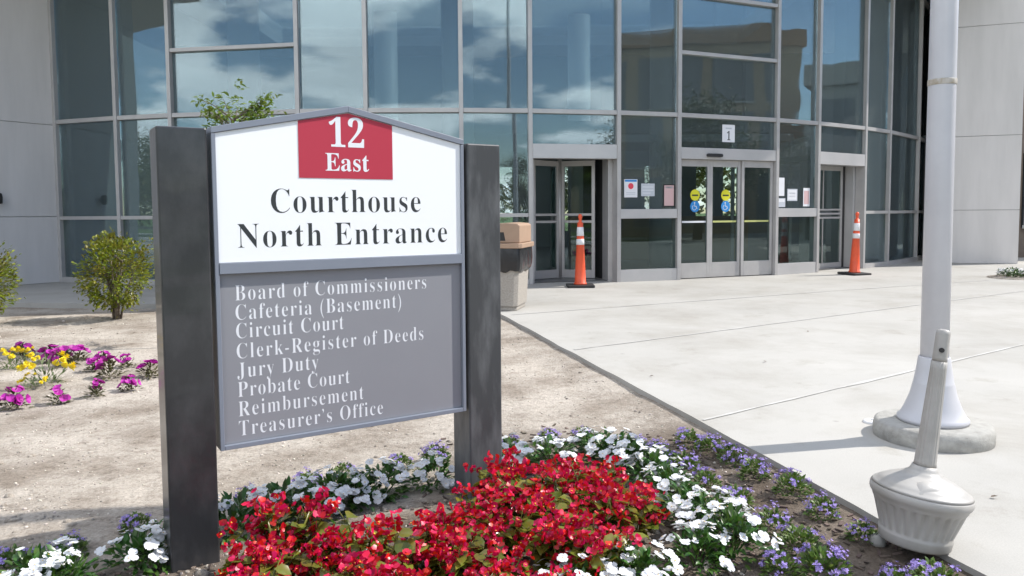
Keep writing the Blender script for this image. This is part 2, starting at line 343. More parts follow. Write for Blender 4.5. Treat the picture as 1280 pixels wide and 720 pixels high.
# sealed joints in the slab, 4 mm proud sheets
jl = MB()
def joint(a, b, wd=.028):
    a, b = Vector(a), Vector(b); d = (b - a); n_ = Vector((-d.y, d.x)).normalized() * wd / 2; segs = max(2, int(d.length / .25)); pr = None
    for k in range(segs + 1):
        p = a.lerp(b, k / segs); q = n_ * (.8 + .9 * noise.noise(Vector((p.x * 9, p.y * 9, 0))))
        cur = (p + q, p - q)
        if pr: jl.face([(*pr[1], .004), (*cur[1], .004), (*cur[0], .004), (*pr[0], .004)])
        pr = cur
for a, b in (((1.05, 4.18), (7.8, 8.9)), ((.52, 6.40), (9.2, 12.1)), ((1.55, 2.1), (8, 6.1)), ((-.02, 8.65), (4.6, 11.0)), ((4.6, 11.0), (8.6, 12.9))): joint(a, b)
tag(jl.build('slab_joints', M['joint_line']), kind='structure')
for nm, x0, x1, y0, y1, z, m in (('lawn', -60, 60, -16, -2.6, -.03, 'grass'), ('road', -120, 120, -26, -16.2, -.08, 'asphalt'), ('far_path', -60, 60, -7.5, -5.7, -.02, 'concrete')):
    q = MB(); q.box(x0, x1, y0, y1, -.3 + z * .1, z); tag(q.build(nm, M[m]), kind='structure')

def bedness(x, y):
    """1 where the bed is dug and planted, 0 on the bare sandy ground"""
    e = EDGE1 - EDGE0; t = ((Vector((x, y)) - EDGE0).dot(e)) / e.length_squared
    dist = (Vector((x, y)) - EDGE0.lerp(EDGE1, t)).length
    a = max(0, min(1, (4.35 - .0 * dist - y) / .5)) * max(0, min(1, (1.5 - dist) / .5))
    b = max(0, min(1, (3.35 + .62 * (x + .3) - y) / .3)) * max(0, min(1, (x + 3) / .5))
    return max(a, b)
def soil_h(x, y):
    n1 = noise.noise(Vector((x * .7, y * .7, 1.3))); n2 = noise.noise(Vector((x * 3.3, y * 3.3, 7.7))); n3 = noise.noise(Vector((x * 11, y * 11, 2.1)))
    h = -.062 + .016 * n1 + .009 * n2 + .005 * n3 + .018 * bedness(x, y)
    e = EDGE1 - EDGE0; t = ((Vector((x, y)) - EDGE0).dot(e)) / e.length_squared
    dist = (Vector((x, y)) - EDGE0.lerp(EDGE1, t)).length
    k = max(0, min(1, dist / .30)); return h * (.25 + .75 * k) + (1 - k) * (-.013 + .006 * n2)
xs = [-31, -27, -23, -20, -17, -15, -13, -11.5] + [-10 + .25 * i for i in range(20)] + [-5 + .08 * i for i in range(31)] + [-2.55 + .035 * i for i in range(140)]
ys = [.3 + .1 * i for i in range(14)] + [1.7 + .035 * i for i in range(80)] + [4.5 + .07 * i for i in range(50)] + [8 + .15 * i for i in range(20)] + [11, 12, 13.5]
sv = [(x, y, soil_h(x, y) if y < 9.4 + .155 * max(0, -x) else -.06) for y in ys for x in xs]; nx = len(xs)
sf = [(j * nx + i, j * nx + i + 1, (j + 1) * nx + i + 1, (j + 1) * nx + i) for j in range(len(ys) - 1) for i in range(nx - 1)]
so_ = MB(); so_.add(sv, sf, 0, True); soil = tag(so_.build('soil', M['soil']), kind='structure')
at = soil.data.attributes.new('compost', 'FLOAT', 'POINT'); at.data.foreach_set('value', [bedness(x, y) for y in ys for x in xs])
def ico(mb, c, r, rnd, mi=0):
    t = (1 + 5 ** .5) / 2
    vs = [(-1, t, 0), (1, t, 0), (-1, -t, 0), (1, -t, 0), (0, -1, t), (0, 1, t), (0, -1, -t), (0, 1, -t), (t, 0, -1), (t, 0, 1), (-t, 0, -1), (-t, 0, 1)]
    fs = [(0, 11, 5), (0, 5, 1), (0, 1, 7), (0, 7, 10), (0, 10, 11), (1, 5, 9), (5, 11, 4), (11, 10, 2), (10, 7, 6), (7, 1, 8), (3, 9, 4), (3, 4, 2), (3, 2, 6), (3, 6, 8), (3, 8, 9), (4, 9, 5), (2, 4, 11), (6, 2, 10), (8, 6, 7), (9, 8, 1)]
    a, b, cc_ = (rnd.uniform(.6, 1.3) for _ in range(3)); rz = rnd.random() * 6.3; k = r / 1.9
    P = []
    for x, y, z in vs:
        x, y, z = x * a * rnd.uniform(.85, 1.15), y * b, z * cc_ * .7
        P.append((c[0] + k * (x * cos(rz) - y * sin(rz)), c[1] + k * (x * sin(rz) + y * cos(rz)), c[2] + k * z))
    mb.add(P, fs, mi, True)
rnd = random.Random(3); gv = MB(); made = 0
while made < 5200:
    y = 1.9 + 7.2 * rnd.random() ** 2.1; x = rnd.uniform(-.78 * y, .35 * y)
    e = EDGE0.lerp(EDGE1, (y - EDGE0.y) / (EDGE1.y - EDGE0.y))
    if x > e.x - .02: continue
    if noise.noise(Vector((x * 2.2, y * 2.2, 5))) + rnd.uniform(-.4, .5) < 0: continue
    r = .002 + .0045 * rnd.random() ** 4 + .0005 * y
    if rnd.random() < .012: r *= 2
    ico(gv, (x, y, soil_h(x, y) + r * .2), r, rnd); made += 1
tag(gv.build('gravel', M['stone']), label='small pale stones scattered over the bare sandy soil', cat='gravel', kind='stuff')

# ------------------------------------------------------------------ courthouse
BC, BR = Vector((-2, 26.7)), 14.5
ANG = [-24.0, -18.45, -14.15, -5.4, -1.1, 4.8, 9.15, 15.03, 19.42, 27.8, 32.2, 38.45, 42.8, 50.7, 56.7, 63.5, 71.0]
PT = [Vector((BC.x + BR * sin(radians(a)), BC.y - BR * cos(radians(a)))) for a in ANG]
NB = len(ANG) - 1
WIDE = {2, 8}; REV, SWING, SLIDE, FIXED = 6, 10, 8, {7, 9}
ROOF_Z = 6.3
bld = empty('courthouse_building', (0, 13.5, 0), label='glass fronted courthouse with curved curtain wall and pale concrete wings', cat='building')
class Bay:
    def __init__(s, i):
        s.P0, s.P1 = PT[i], PT[i + 1]; s.w = (s.P1 - s.P0).length; s.t = (s.P1 - s.P0) / s.w; s.n = Vector((s.t.y, -s.t.x))
    def __call__(s, p):
        """local (along, out, up) -> world"""
        q = s.P0 + s.t * p[0] + s.n * p[1]; return (q.x, q.y, p[2])
bays = [Bay(i) for i in range(NB)]
# mullions at every bay line
for i, p in enumerate(PT):
    n_ = (p - BC).normalized(); t_ = Vector((-n_.y, n_.x))
    tf = lambda q, p=p, n_=n_, t_=t_: ((p + t_ * q[0] + n_ * q[1]).x, (p + t_ * q[0] + n_ * q[1]).y, q[2])
    m_ = MB(); m_.box(-.034, .034, -.16, .035, 0, ROOF_Z, tf=tf); m_.build('mullion', M['alu'], bld, bevel=.004)
rg = random.Random(11)
def transom(b, z0, z1, n0=-.13, n1=.026, x0=.036, x1=None, m='alu', name='transom'):
    q = MB(); q.box(x0, (b.w - .036) if x1 is None else x1, n0, n1, z0, z1, tf=b); return q.build(name, M[m], bld, bevel=.003)
def pane(b, z0, z1, x0=.036, x1=None, n=-.04, m='glass', parent=None, name='glass_pane'):
    x1 = (b.w - .036) if x1 is None else x1; k, kz = rg.uniform(-.006, .006), rg.uniform(-.004, .004); q = MB()
    tf = lambda p: b((p[0], p[1] + k * (p[0] - b.w / 2) + kz * (p[2] - (z0 + z1) / 2), p[2]))
    q.box(x0, x1, n - .006, n + .006, z0, z1, tf=tf); return q.build(name, M[m], parent or bld)
ZA0, ZA1, ZB0, ZB1 = 2.745, 2.815, 1.09, 1.15
for i, b in enumerate(bays):
    tops = [(5.85, 5.92)]
    if i in WIDE: tops = [(3.79, 3.85)] + tops
    if i == SLIDE: tops = [(3.79, 3.85), (4.75, 4.81), (5.85, 5.92)]
    tops.sort()
    transom(b, ZA0, ZA1)
    z = ZA1
    for a, c in tops: transom(b, a, c); pane(b, z + .002, a - .002); z = c
    pane(b, z + .002, ROOF_Z - .05)
    if i not in (REV, SWING, SLIDE) and i not in FIXED:
        transom(b, 0, .09, name='base_sill', n1=.04); transom(b, ZB0, ZB1)
        pane(b, .092, ZB0 - .002); pane(b, ZB1 + .002, ZA0 - .002)
    elif i in FIXED:
        transom(b, 0, .20, name='base_panel', m='alu_panel'); transom(b, 1.05, 1.205, name='mid_rail', m='alu_panel')
        pane(b, .202, 1.048, m='clear'); pane(b, 1.207, ZA0 - .002)
# header panels over the doors
for i, (h0, h1) in ((REV, (2.03, 2.26)), (SWING, (2.03, 2.26)), (SLIDE, (2.05, 2.24))):
    transom(bays[i], h0, h1, n0=-.2, n1=.03, m='alu_panel', name='door_header'); pane(bays[i], h1 + .002, ZA0 - .002)
# --- revolving door in a recess
b = bays[REV]
q = MB(); q.box(.036, b.w - .036, -1.75, -.21, 2.10, 2.2, tf=b); q.build('recess_ceiling', M['interior'], bld)
for x0, x1 in ((.036, .10), (b.w - .12, b.w - .036)):
    q = MB(); q.box(x0, x1, -.46, -.165, 0, 2.09, tf=b); q.build('recess_jamb', M['alu'], bld)
    q = MB(); q.box(x0, x1, -1.55, -.462, 0, 2.09, tf=b); q.build('added_dark_wall', M['black'], bld)  # black boxes added to darken the bright gap beside the wings
cx, cn_ = b.w / 2 - .02, -.86
hub = b((cx, cn_, 0))
q = MB(); q.tube([b((cx, cn_, .02)), b((cx, cn_, 2.09))], .038, 16); rev = q.build('revolving_door', M['alu'], bld)
for a in (152, 32, 272):
    a = radians(a); tf = lambda p, a=a: b((cx + p[0] * cos(a) - p[1] * sin(a), cn_ + p[0] * sin(a) + p[1] * cos(a), p[2]))
    q = MB(); R_ = .63
    q.box(.042, .09, -.02, .02, .03, 2.04, tf=tf); q.box(R_ - .055, R_, -.02, .02, .03, 2.04, tf=tf)
    q.box(.092, R_ - .057, -.02, .02, 1.95, 2.04, tf=tf); q.box(.092, R_ - .057, -.02, .02, .03, .17, tf=tf); q.box(.092, R_ - .057, -.018, .018, .98, 1.02, tf=tf); q.box(.092, R_ - .057, -.018, .018, 1.10, 1.14, tf=tf)
    q.build('door_wing', M['alu'], rev)
    q = MB(); q.box(.092, R_ - .057, -.004, .004, .172, .978, tf=tf); q.box(.092, R_ - .057, -.004, .004, 1.142, 1.948, tf=tf); q.build('glass_pane', M['clear'], rev)
# --- recessed swing door
b = bays[SWING]
q = MB(); q.box(.036, b.w - .036, -1.0, -.21, 2.10, 2.2, tf=b); q.build('recess_ceiling', M['interior'], bld)
q = MB(); q.box(b.w - .11, b.w - .036, -.40, -.165, 0, 2.09, tf=b); q.build('recess_jamb', M['alu_panel'], bld)
q = MB(); q.box(.036, .08, -.40, -.165, 0, 2.09, tf=b); q.build('recess_jamb', M['alu_panel'], bld)
x0, x1 = .10, b.w - .17; q = MB()
q.box(x0, x0 + .07, -.40, -.35, .02, 2.04, tf=b); q.box(x1 - .07, x1, -.40, -.35, .02, 2.04, tf=b)
q.box(x0 + .072, x1 - .072, -.40, -.35, 1.95, 2.04, tf=b); q.box(x0 + .072, x1 - .072, -.40, -.35, .02, .12, tf=b)
for z in (1.0, 1.08, 1.16): q.box(x0 + .072, x1 - .072, -.395, -.355, z, z + .035, tf=b)
q.box((x0 + x1) / 2 - .012, (x0 + x1) / 2 + .012, -.392, -.358, .122, .998, tf=b); q.box((x0 + x1) / 2 - .012, (x0 + x1) / 2 + .012, -.392, -.358, 1.197, 1.948, tf=b)
sw = q.build('swing_door', M['alu'], bld, bevel=.002)
q = MB(); q.box(x0 + .072, x1 - .072, -.380, -.370, .122, .998, tf=b); q.box(x0 + .072, x1 - .072, -.380, -.370, 1.197, 1.948, tf=b); q.build('glass_pane', M['clear'], sw)
q = MB(); q.box(x1 - .002, b.w - .112, -.41, -.34, 0, 2.09, tf=b); q.build('door_frame', M['black'], bld)
# --- automatic sliding doors
b = bays[SLIDE]; W_ = b.w
def disc(mb, tf, cx, cz, r, n0, n1, mi=0, seg=28):
    mb.prism([(cx + r * cos(2 * pi * k / seg), cz + r * sin(2 * pi * k / seg)) for k in range(seg)], n0, n1, mi, tf)
edges = [(.05, .70, -.055), (.70, 1.36, -.055), (1.37, W_ - .05, -.03)]
for k, (x0, x1, n1) in enumerate(edges):
    q = MB(); st = .055
    n0 = n1 - .05
    q.box(x0, x0 + st, n0, n1, .015, 2.045, tf=b); q.box(x1 - st, x1, n0, n1, .015, 2.045, tf=b)
    q.box(x0 + st + .002, x1 - st - .002, n0, n1, 1.93, 2.045, tf=b); q.box(x0 + st + .002, x1 - st - .002, n0, n1, .015, .27, tf=b)
    lf = q.build('sliding_door_leaf' if k < 2 else 'door_sidelight', M['alu'], bld, bevel=.003)
    q = MB(); q.box(x0 + st + .002, x1 - st - .002, n0 + .02, n0 + .03, .272, 1.928, tf=b); q.build('glass_pane', M['clear'], lf)
    xm = (x0 + x1) / 2; nf = n0 + .033
    if k < 2:
        q = MB(); disc(q, b, xm + .02, 1.44, .098, nf, nf + .002)
        q.box(xm - .045, xm + .085, nf + .0022, nf + .003, 1.425, 1.45, mi=1, tf=b); q.build('round_yellow_sticker', [M['yelp'], M['ink']], lf)
        q = MB(); disc(q, b, xm + .02, 1.245, .098, nf, nf + .002)
        # wheelchair access symbol: head, back, seat, shin and wheel
        disc(q, b, xm + .010, 1.305, .014, nf + .0022, nf + .003, 1, 12)
        def stroke(pts, wd=.011):
            for (ax, az), (bx, bz) in zip(pts, pts[1:]):
                d = Vector((bx - ax, bz - az)); nn = Vector((-d.y, d.x)).normalized() * wd / 2
                q.prism([(xm + ax + nn.x, az + nn.y), (xm + bx + nn.x, bz + nn.y), (xm + bx - nn.x, bz - nn.y), (xm + ax - nn.x, az - nn.y)], nf + .0022, nf + .003, 1, b)
        stroke([(.010, 1.288), (.013, 1.245)]); stroke([(.013, 1.247), (.047, 1.247)]); stroke([(.047, 1.249), (.063, 1.205)])
        stroke([(.006 + .042 * cos(t), 1.225 + .042 * sin(t)) for t in [radians(a_) for a_ in range(110, 361, 25)]], .008)
        q.build('round_blue_sticker', [M['bluep'], M['white']], lf)
    q = MB(); q.box(x0 + .075, x1 - .075, nf, nf + .003, .965, .997, tf=b); q.build('safety_strip', M['paper'] if k == 0 else M['strip'], lf)
q = MB(); q.prism([(.55, 2.10), (.57, 2.09), (.85, 2.09), (.87, 2.10), (.87, 2.13), (.85, 2.145), (.57, 2.145), (.55, 2.13)], .031, .075, tf=b); q.build('motion_sensor', M['black'], bld)

# --- lobby behind the glass
lob = [(p.x * .985 + BC.x * .015, p.y + .25) for p in PT]
q = MB(); q.slab([tuple(BC + (p - BC) * .985) for p in PT] + [(12, 30), (-9, 30)], .003, .02); q.build('lobby_floor', M['lobby_floor'], bld)
q = MB()
bx0, bx1, by = -9.5, 13.0, 25.5
cols = [(-9.5, -1.5), (.6, 1.5), (3.0, 4.4), (5.2, 6.1), (6.7, 7.0), (7.7, 13)]
for a, c in cols: q.box(a, c, by, by + .3, .02, ROOF_Z)
q.box(bx0, bx1, by + .31, by + .5, 2.7, ROOF_Z); q.box(bx0, bx1, by + .31, by + .5, .02, .55)
q.build('rear_wall', M['interior'], bld)
q = MB(); q.box(-8.6, -8.3, 14.6, 25.4, .02, ROOF_Z); q.build('inner_wall', M['interior'], bld)
for x, y, r in ((-1.0, 14.7, .30), (-5.2, 15.2, .3), (3.2, 16.2, .3), (7.75, 17.8, .14), (9.6, 19.4, .14), (-3.2, 20, .3), (1.8, 20.5, .3)):
    q = MB(); q.tube([(x, y, .021), (x, y, ROOF_Z - .01)], r, 28); q.build('column', M['white'], bld)
q = MB(); q.box(-6.5, 7.5, 18.6, 24, 3.05, 3.35); q.build('mezzanine_slab', M['interior'], bld)
q = MB(); q.box(1.4, 5.6, 18.2, 18.9, .021, 1.05); q.build('reception_desk', M['tan'], bld)
q = MB(); q.slab([(6.9, 16.6), (7.1, 16.5), (10.7, 21.4), (10.5, 21.5)], .021, ROOF_Z - .01); q.build('inner_wall', M['interior'], bld)  # partition added to keep the view through the right bays dark
# second glazed line of the entrance vestibule
q = MB()
for x in (1.0, 2.2, 3.4, 4.6, 5.8): q.box(x - .03, x + .03, 16.0, 16.08, .021, 2.6)
q.box(.97, 5.83, 15.99, 16.09, 2.602, 2.75); q.build('vestibule_frame', M['alu'], bld)

# --- roof with a deep overhang, wings
def ring(R_, n=72, a0=-30, a1=80): return [(BC.x + R_ * sin(radians(a0 + (a1 - a0) * k / n)), BC.y - R_ * cos(radians(a0 + (a1 - a0) * k / n))) for k in range(n + 1)]
q = MB(); rim_ = ring(16.2, a0=-42); HX0, HX1, HY0, HY1 = -7.0, 7.0, 16.8, 24.0
front = [p for p in rim_ if p[0] < HX0]; mid_ = [p for p in rim_ if HX0 <= p[0] <= HX1]; rest = [p for p in rim_ if p[0] > HX1]
fy = lambda x: BC.y - sqrt(16.2 ** 2 - (x - BC.x) ** 2)
q.slab([(HX0, fy(HX0)), *mid_, (HX1, fy(HX1)), (HX1, HY0), (HX0, HY0)], ROOF_Z, ROOF_Z + .55)
q.slab([*front, (HX0 - .002, fy(HX0)), (HX0 - .002, 34), (-13, 34)], ROOF_Z, ROOF_Z + .55)
q.slab([(HX1 + .002, fy(HX1)), *rest, (14.5, 34), (HX1 + .002, 34)], ROOF_Z, ROOF_Z + .55)
q.slab([(HX0, HY1), (HX1, HY1), (HX1, 34), (HX0, 34)], ROOF_Z, ROOF_Z + .55); q.build('roof', M['wall'], bld)
q = MB(); q.box(HX0 + .01, HX1 - .01, HY0 + .01, HY1 - .01, ROOF_Z + .3, ROOF_Z + .32); q.build('added_skylight', M['glass'], bld)  # roof opening and its pane invented to let sun brighten the lobby
q = MB(); q.slab([(-18, 7.4), (-9.6, 7.4), (-6.2, 11.6), (-6.2, 13.0), (-18, 14)], ROOF_Z + .03, ROOF_Z + .5); q.build('wing_shade_slab', M['wall'], bld)  # unseen slab added to keep the sun off the left wing wall
def wallpanel(p0, p1, thick, zs, name, m='wall', splits=()):
    """precast wall: panels with open joints over a dark backing; thickness goes to the left of p0 -> p1"""
    p0, p1 = Vector(p0), Vector(p1); d = (p1 - p0); ln = d.length; d /= ln; n_ = Vector((-d.y, d.x))
    tf = lambda p: ((p0 + d * p[0] + n_ * p[1]).x, (p0 + d * p[0] + n_ * p[1]).y, p[2])
    q = MB(); q.box(.01, ln - .01, .03, thick, zs[0], zs[-1] - .01, 1, tf)
    xs_ = [0, *splits, ln]
    for za, zb in zip(zs, zs[1:]):
        for xa, xb in zip(xs_, xs_[1:]): q.box(xa + .005, xb - .005, 0, .028, za + .005, zb - .005, 0, tf)
    return q.build(name, [M[m], M['joint']], bld)
ZS = [0, 1.15, 2.73, 5.05, ROOF_Z - .002]
wallpanel((-9.72, 10.75), (-7.90, 13.50), .4, ZS, 'wing_wall')
wallpanel((-18, 10.4), (-9.74, 10.75), .4, ZS, 'wing_wall', splits=(4,))
wallpanel((9.42, 16.78), (10.74, 16.30), .4, ZS, 'wing_wall')
wallpanel((10.76, 16.30), (12.1, 20), .4, ZS, 'wing_wall')
wallpanel((10.3, 20.2), (9.42, 16.82), .3, ZS, 'wing_wall')
d_ = Vector((9.42 - 10.3, 16.82 - 20.2)).normalized(); n_ = Vector((d_.y, -d_.x)); p_ = Vector((10.3, 20.2))
tf = lambda p: ((p_ + d_ * p[0] + n_ * p[1]).x, (p_ + d_ * p[0] + n_ * p[1]).y, p[2])
q = MB(); q.box(1.0, 2.6, .012, .05, 2.9, 5.7, 1, tf)
for a_, c_ in ((.93, .998), (1.78, 1.83), (2.602, 2.67)): q.box(a_, c_, .012, .08, 2.9, 5.7, 0, tf)
q.box(.93, 2.67, .012, .08, 2.83, 2.898, 0, tf)
q.build('side_window', [M['white'], M['darkwin']], bld)
wallpanel((12.15, 18.5), (22, 18.5), .4, [0, ROOF_Z], 'side_wall', 'brown')
q = MB(); q.box(12.5, 21.5, 18.44, 18.49, 5.0, ROOF_Z - .1); q.build('upper_window', M['darkwin'], bld)
q = MB(); q.box(12.25, 21.5, 18.45, 18.49, .72, 2.5, 1)
for k in range(58): q.box(12.28 + k * .16, 12.33 + k * .16, 18.38, 18.44, .78, 2.44)
q.box(12.25, 21.5, 18.37, 18.445, 2.442, 2.52); q.box(12.25, 21.5, 18.37, 18.445, .70, .778)
q.build('slatted_screen', [M['white'], M['darkwin']], bld)
# wall lamp on the left wing
d_ = Vector((1.82, 2.75)).normalized(); n_ = Vector((d_.y, -d_.x)); p_ = Vector((-7.90, 13.50)) - d_ * 1.02
q = MB(); q.lathe([(.02, 1.36), (.055, 1.37), (.06, 1.47), (.05, 1.53), (.03, 1.54)], 20, cx=p_.x + n_.x * .09, cy=p_.y + n_.y * .09)
tf = lambda p: ((p_ + d_ * p[0] + n_ * p[1]).x, (p_ + d_ * p[0] + n_ * p[1]).y, p[2])
q.box(-.02, .02, .002, .06, 1.42, 1.47, tf=tf); tag(q.build('wall_lamp', M['black']), 'small black wall lamp on the pale concrete wing at far left', 'lamp')

# notices taped on the glass and the number plate
def notice(i, t0, t1, z0, z1, label, m, marks=(), n=-.0325, nm='notice', cat='notice'):
    b = bays[i]; q = MB(); ms = [M[m]]
    q.box(t0, t1, n, n + .002, z0, z1, 0, b)
    for k, (u0, u1, v0, v1, mk) in enumerate(marks):
        ms.append(M[mk]); a = lambda u: t0 + (t1 - t0) * u; c = lambda v: z0 + (z1 - z0) * v
        if v1 == 'o': disc(q, b, a(u0), c(v0), u1, n + .0022, n + .003, k + 1, 20)
        else: q.box(a(u0), a(u1), n + .0022, n + .003, c(v0), c(v1), k + 1, b)
    return tag(q.build(nm, ms), label, cat)
notice(7, .12, .36, 1.40, 1.70, 'white notice with red dot and blue heading beside the revolving door', 'paper', [(0.05, .95, .86, .97, 'bluep'), (.5, .05, .62, 'o', 'redp'), (.15, .85, .25, .28, 'paper2'), (.15, .85, .16, .19, 'paper2')])
notice(7, .43, .68, 1.42, 1.63, 'plain grey landscape notice between the white notice and the framed pink one', 'paper2', [(.1, .9, .7, .75, 'paper'), (.1, .9, .45, .5, 'paper'), (.1, .7, .22, .27, 'paper')])
notice(7, .84, 1.06, 1.24, 1.62, 'dark framed pink notice left of the sliding doors', 'black', [(.09, .91, .05, .95, 'paper3'), (.2, .8, .82, .9, 'paper')])
notice(9, .06, .25, 1.43, 1.76, 'tall blank white notice right of the sliding doors', 'paper', [])
notice(9, .08, .28, 1.23, 1.39, 'small pale notice low under the tall white one', 'paper2', [(.1, .9, .55, .9, 'paper')])
notice(9, .33, .60, 1.34, 1.56, 'pale blue landscape notice in the middle of the pane right of the sliding doors', 'paper2', [(.08, .92, .1, .9, 'paper'), (.2, .8, .6, .68, 'paper2'), (.2, .8, .35, .42, 'paper2')])
notice(9, .76, .94, 1.24, 1.58, 'narrow pink and white notice beside the swing door', 'paper', [(.12, .88, .12, .85, 'paper3')])

# ------------------------------------------------------------------ lettering
def serif(s, bold_digits=True):
    o = ''
    for c in s:
        if 'A' <= c <= 'Z': o += chr(0x1D400 + ord(c) - 65)
        elif 'a' <= c <= 'z': o += chr(0x1D41A + ord(c) - 97)
        elif '0' <= c <= '9': o += chr(0x1D7CE + ord(c) - 48)
        else: o += c
    return o
def text_mesh(s, spacing, offset):
    c = bpy.data.curves.new('t', 'FONT'); c.body = serif(s); c.size = 1; c.offset = offset; c.space_character = spacing; c.resolution_u = 4; c.extrude = .002
    o = bpy.data.objects.new('t', c); C.objects.link(o)
    dg = bpy.context.evaluated_depsgraph_get(); dg.update()
    me = bpy.data.meshes.new_from_object(o.evaluated_get(dg)); bpy.data.objects.remove(o); bpy.data.curves.remove(c)
    return me
def lettering(s, x0, x1, base, cap, parent, m, y, sx=None, offset=0):
    """letters set between x0 and x1 on a baseline; cap height sets the size; sx narrows each glyph and the spacing fills the width"""
    em = cap / .676
    if sx:
        ws = []
        for spc in (1.0, 1.4):
            me = text_mesh(s, spc, offset); X = [v.co.x for v in me.vertices]; ws.append(max(X) - min(X)); bpy.data.meshes.remove(me)
        want = (x1 - x0) / (em * sx); spc = 1.0 + .4 * (want - ws[0]) / (ws[1] - ws[0])
    else: spc = 1.0
    me = text_mesh(s, spc, offset); X = [v.co.x for v in me.vertices]; a = min(X); k = (x1 - x0) / (max(X) - a)
    for v in me.vertices: v.co = (x0 + (v.co.x - a) * k, y - v.co.z * .05, base + v.co.y * em)
    # one mesh per word: cut the line at its wide gaps
    xs_ = sorted({round(v.co.x, 5) for v in me.vertices}); spans = sorted((min(me.vertices[i].co.x for i in p.vertices), max(me.vertices[i].co.x for i in p.vertices)) for p in me.polygons)
    gaps = []; end = spans[0][1]
    for a_, b_ in spans:
        if a_ > end: gaps.append((a_ - end, (a_ + end) / 2))
        end = max(end, b_)
    cuts = sorted(c for _, c in sorted(gaps, reverse=True)[:s.count(' ')]) + [1e9]; lo = -1e9; o = None
    for hi in cuts:
        mb = MB(); ix = {}
        for p in me.polygons:
            if not lo <= me.vertices[p.vertices[0]].co.x < hi: continue
            for i in p.vertices:
                if i not in ix: ix[i] = len(mb.v); mb.v.append(tuple(me.vertices[i].co))
            mb.f.append(tuple(ix[i] for i in p.vertices)); mb.m.append(0); mb.smooth.append(False)
        o = mb.build('lettering', M[m], parent, world=False); lo = hi
    bpy.data.meshes.remove(me); return o

b = bays[SLIDE]
q = MB(); q.box(.93, 1.20, -.0325, -.0305, 2.36, 2.66, 0, b); q.box(1.0, 1.13, -.0303, -.0298, 2.585, 2.61, 1, b)
plate = tag(q.build('number_plate', [M['paper'], M['paper2']]), 'white plate numbered 1 on the glass above the sliding doors', 'sign')
lt = lettering('1', 0, .075, 0, .15, plate, 'ink', 0)
lt.matrix_basis = Matrix(((b.t.x, -b.n.x, 0, b((1.03, -.030, 0))[0]), (b.t.y, -b.n.y, 0, b((1.03, -.030, 0))[1]), (0, 0, 1, 2.395), (0, 0, 0, 1)))

# ------------------------------------------------------------------ the entrance sign
SX, SY, YAW, SW, SH, SB = -1.0058, 2.5984, .5681, .9692, 1.0932, .3365
sign = empty('entrance_sign', (SX, SY, 0), YAW, label='two post directory sign with white and grey faces standing in the flower bed', cat='sign')
def P(mb, name, m, parent=sign, bevel=0): return mb.build(name, M[m] if isinstance(m, str) else m, parent, world=False, bevel=bevel)
PW = .157
for x0, hgt, pm in ((-PW - .014, SB + SH + .012, 'post'), (SW + .012, SB + SH + .004, 'post_faded')):
    q = MB(); q.box(x0, x0 + PW, 0, .145, -.2, hgt); P(q, 'post', pm, bevel=.006)
pk, sh = SH + .120, SH
q = MB(); FW = .014; y0, y1 = .006, .086
q.box(0, FW, y0, y1, SB, SB + sh - .004); q.box(SW - FW, SW, y0, y1, SB, SB + sh - .004)
q.box(FW + .0005, SW - FW - .0005, y0, y1, SB, SB + .016)
q.box(FW + .0005, SW - FW - .0005, y0 - .002, y1 - .02, SB + .612, SB + .650)
q.prism([(0, SB + sh - .0035), (SW * .5, SB + pk - .024), (SW * .5, SB + pk), (0, SB + sh + .018)], y0, y1)
q.prism([(SW * .5 + .0002, SB + pk - .024), (SW, SB + sh - .0035), (SW, SB + sh + .018), (SW * .5 + .0002, SB + pk)], y0, y1)
frame = P(q, 'frame', 'frame', bevel=.0015)
q = MB(); q.prism([(FW, SB + .651), (SW - FW, SB + .651), (SW - FW, SB + sh - .002), (SW * .5, SB + pk - .0245), (FW, SB + sh - .002)], .014, .08)
white = P(q, 'white_face', 'signwhite')
q = MB(); q.box(FW + .001, SW - FW - .001, .022, .075, SB + .017, SB + .611); grey = P(q, 'grey_face', 'signgrey')
ridge = lambda x: sh - .004 + (pk - .0245 - sh + .002) * (1 - abs(x - SW * .5) / (SW * .5))
q = MB(); q.prism([(.298, SB + .946), (.661, SB + .946), (.661, SB + ridge(.661)), (SW * .5, SB + ridge(SW * .5)), (.298, SB + ridge(.298))], .0125, .0138)
red = P(q, 'red_block', 'signred', white)
lettering('12', .412, .547, SB + 1.062, .103, red, 'ltr', .0123)
lettering('East', .396, .565, SB + .974, .064, red, 'ltr', .0123)
lettering('Courthouse', .196, .777, SB + .821, .085, white, 'ink', .0138, .88, -.010)
lettering('North Entrance', .079, .893, SB + .700, .084, white, 'ink', .0138, .88, -.010)
for s, x1, bz in (('Board of Commissioners', .801, .517), ('Cafeteria (Basement)', .691, .449), ('Circuit Court', .456, .384), ('Clerk-Register of Deeds', .785, .313),
                  ('Jury Duty', .356, .245), ('Probate Court', .475, .177), ('Reimbursement', .529, .108), ('Treasurer\u2019s Office', .607, .039)):
    lettering(s, .066, x1, SB + bz, .054, grey, 'ltr', .0218, .75, -.0125)

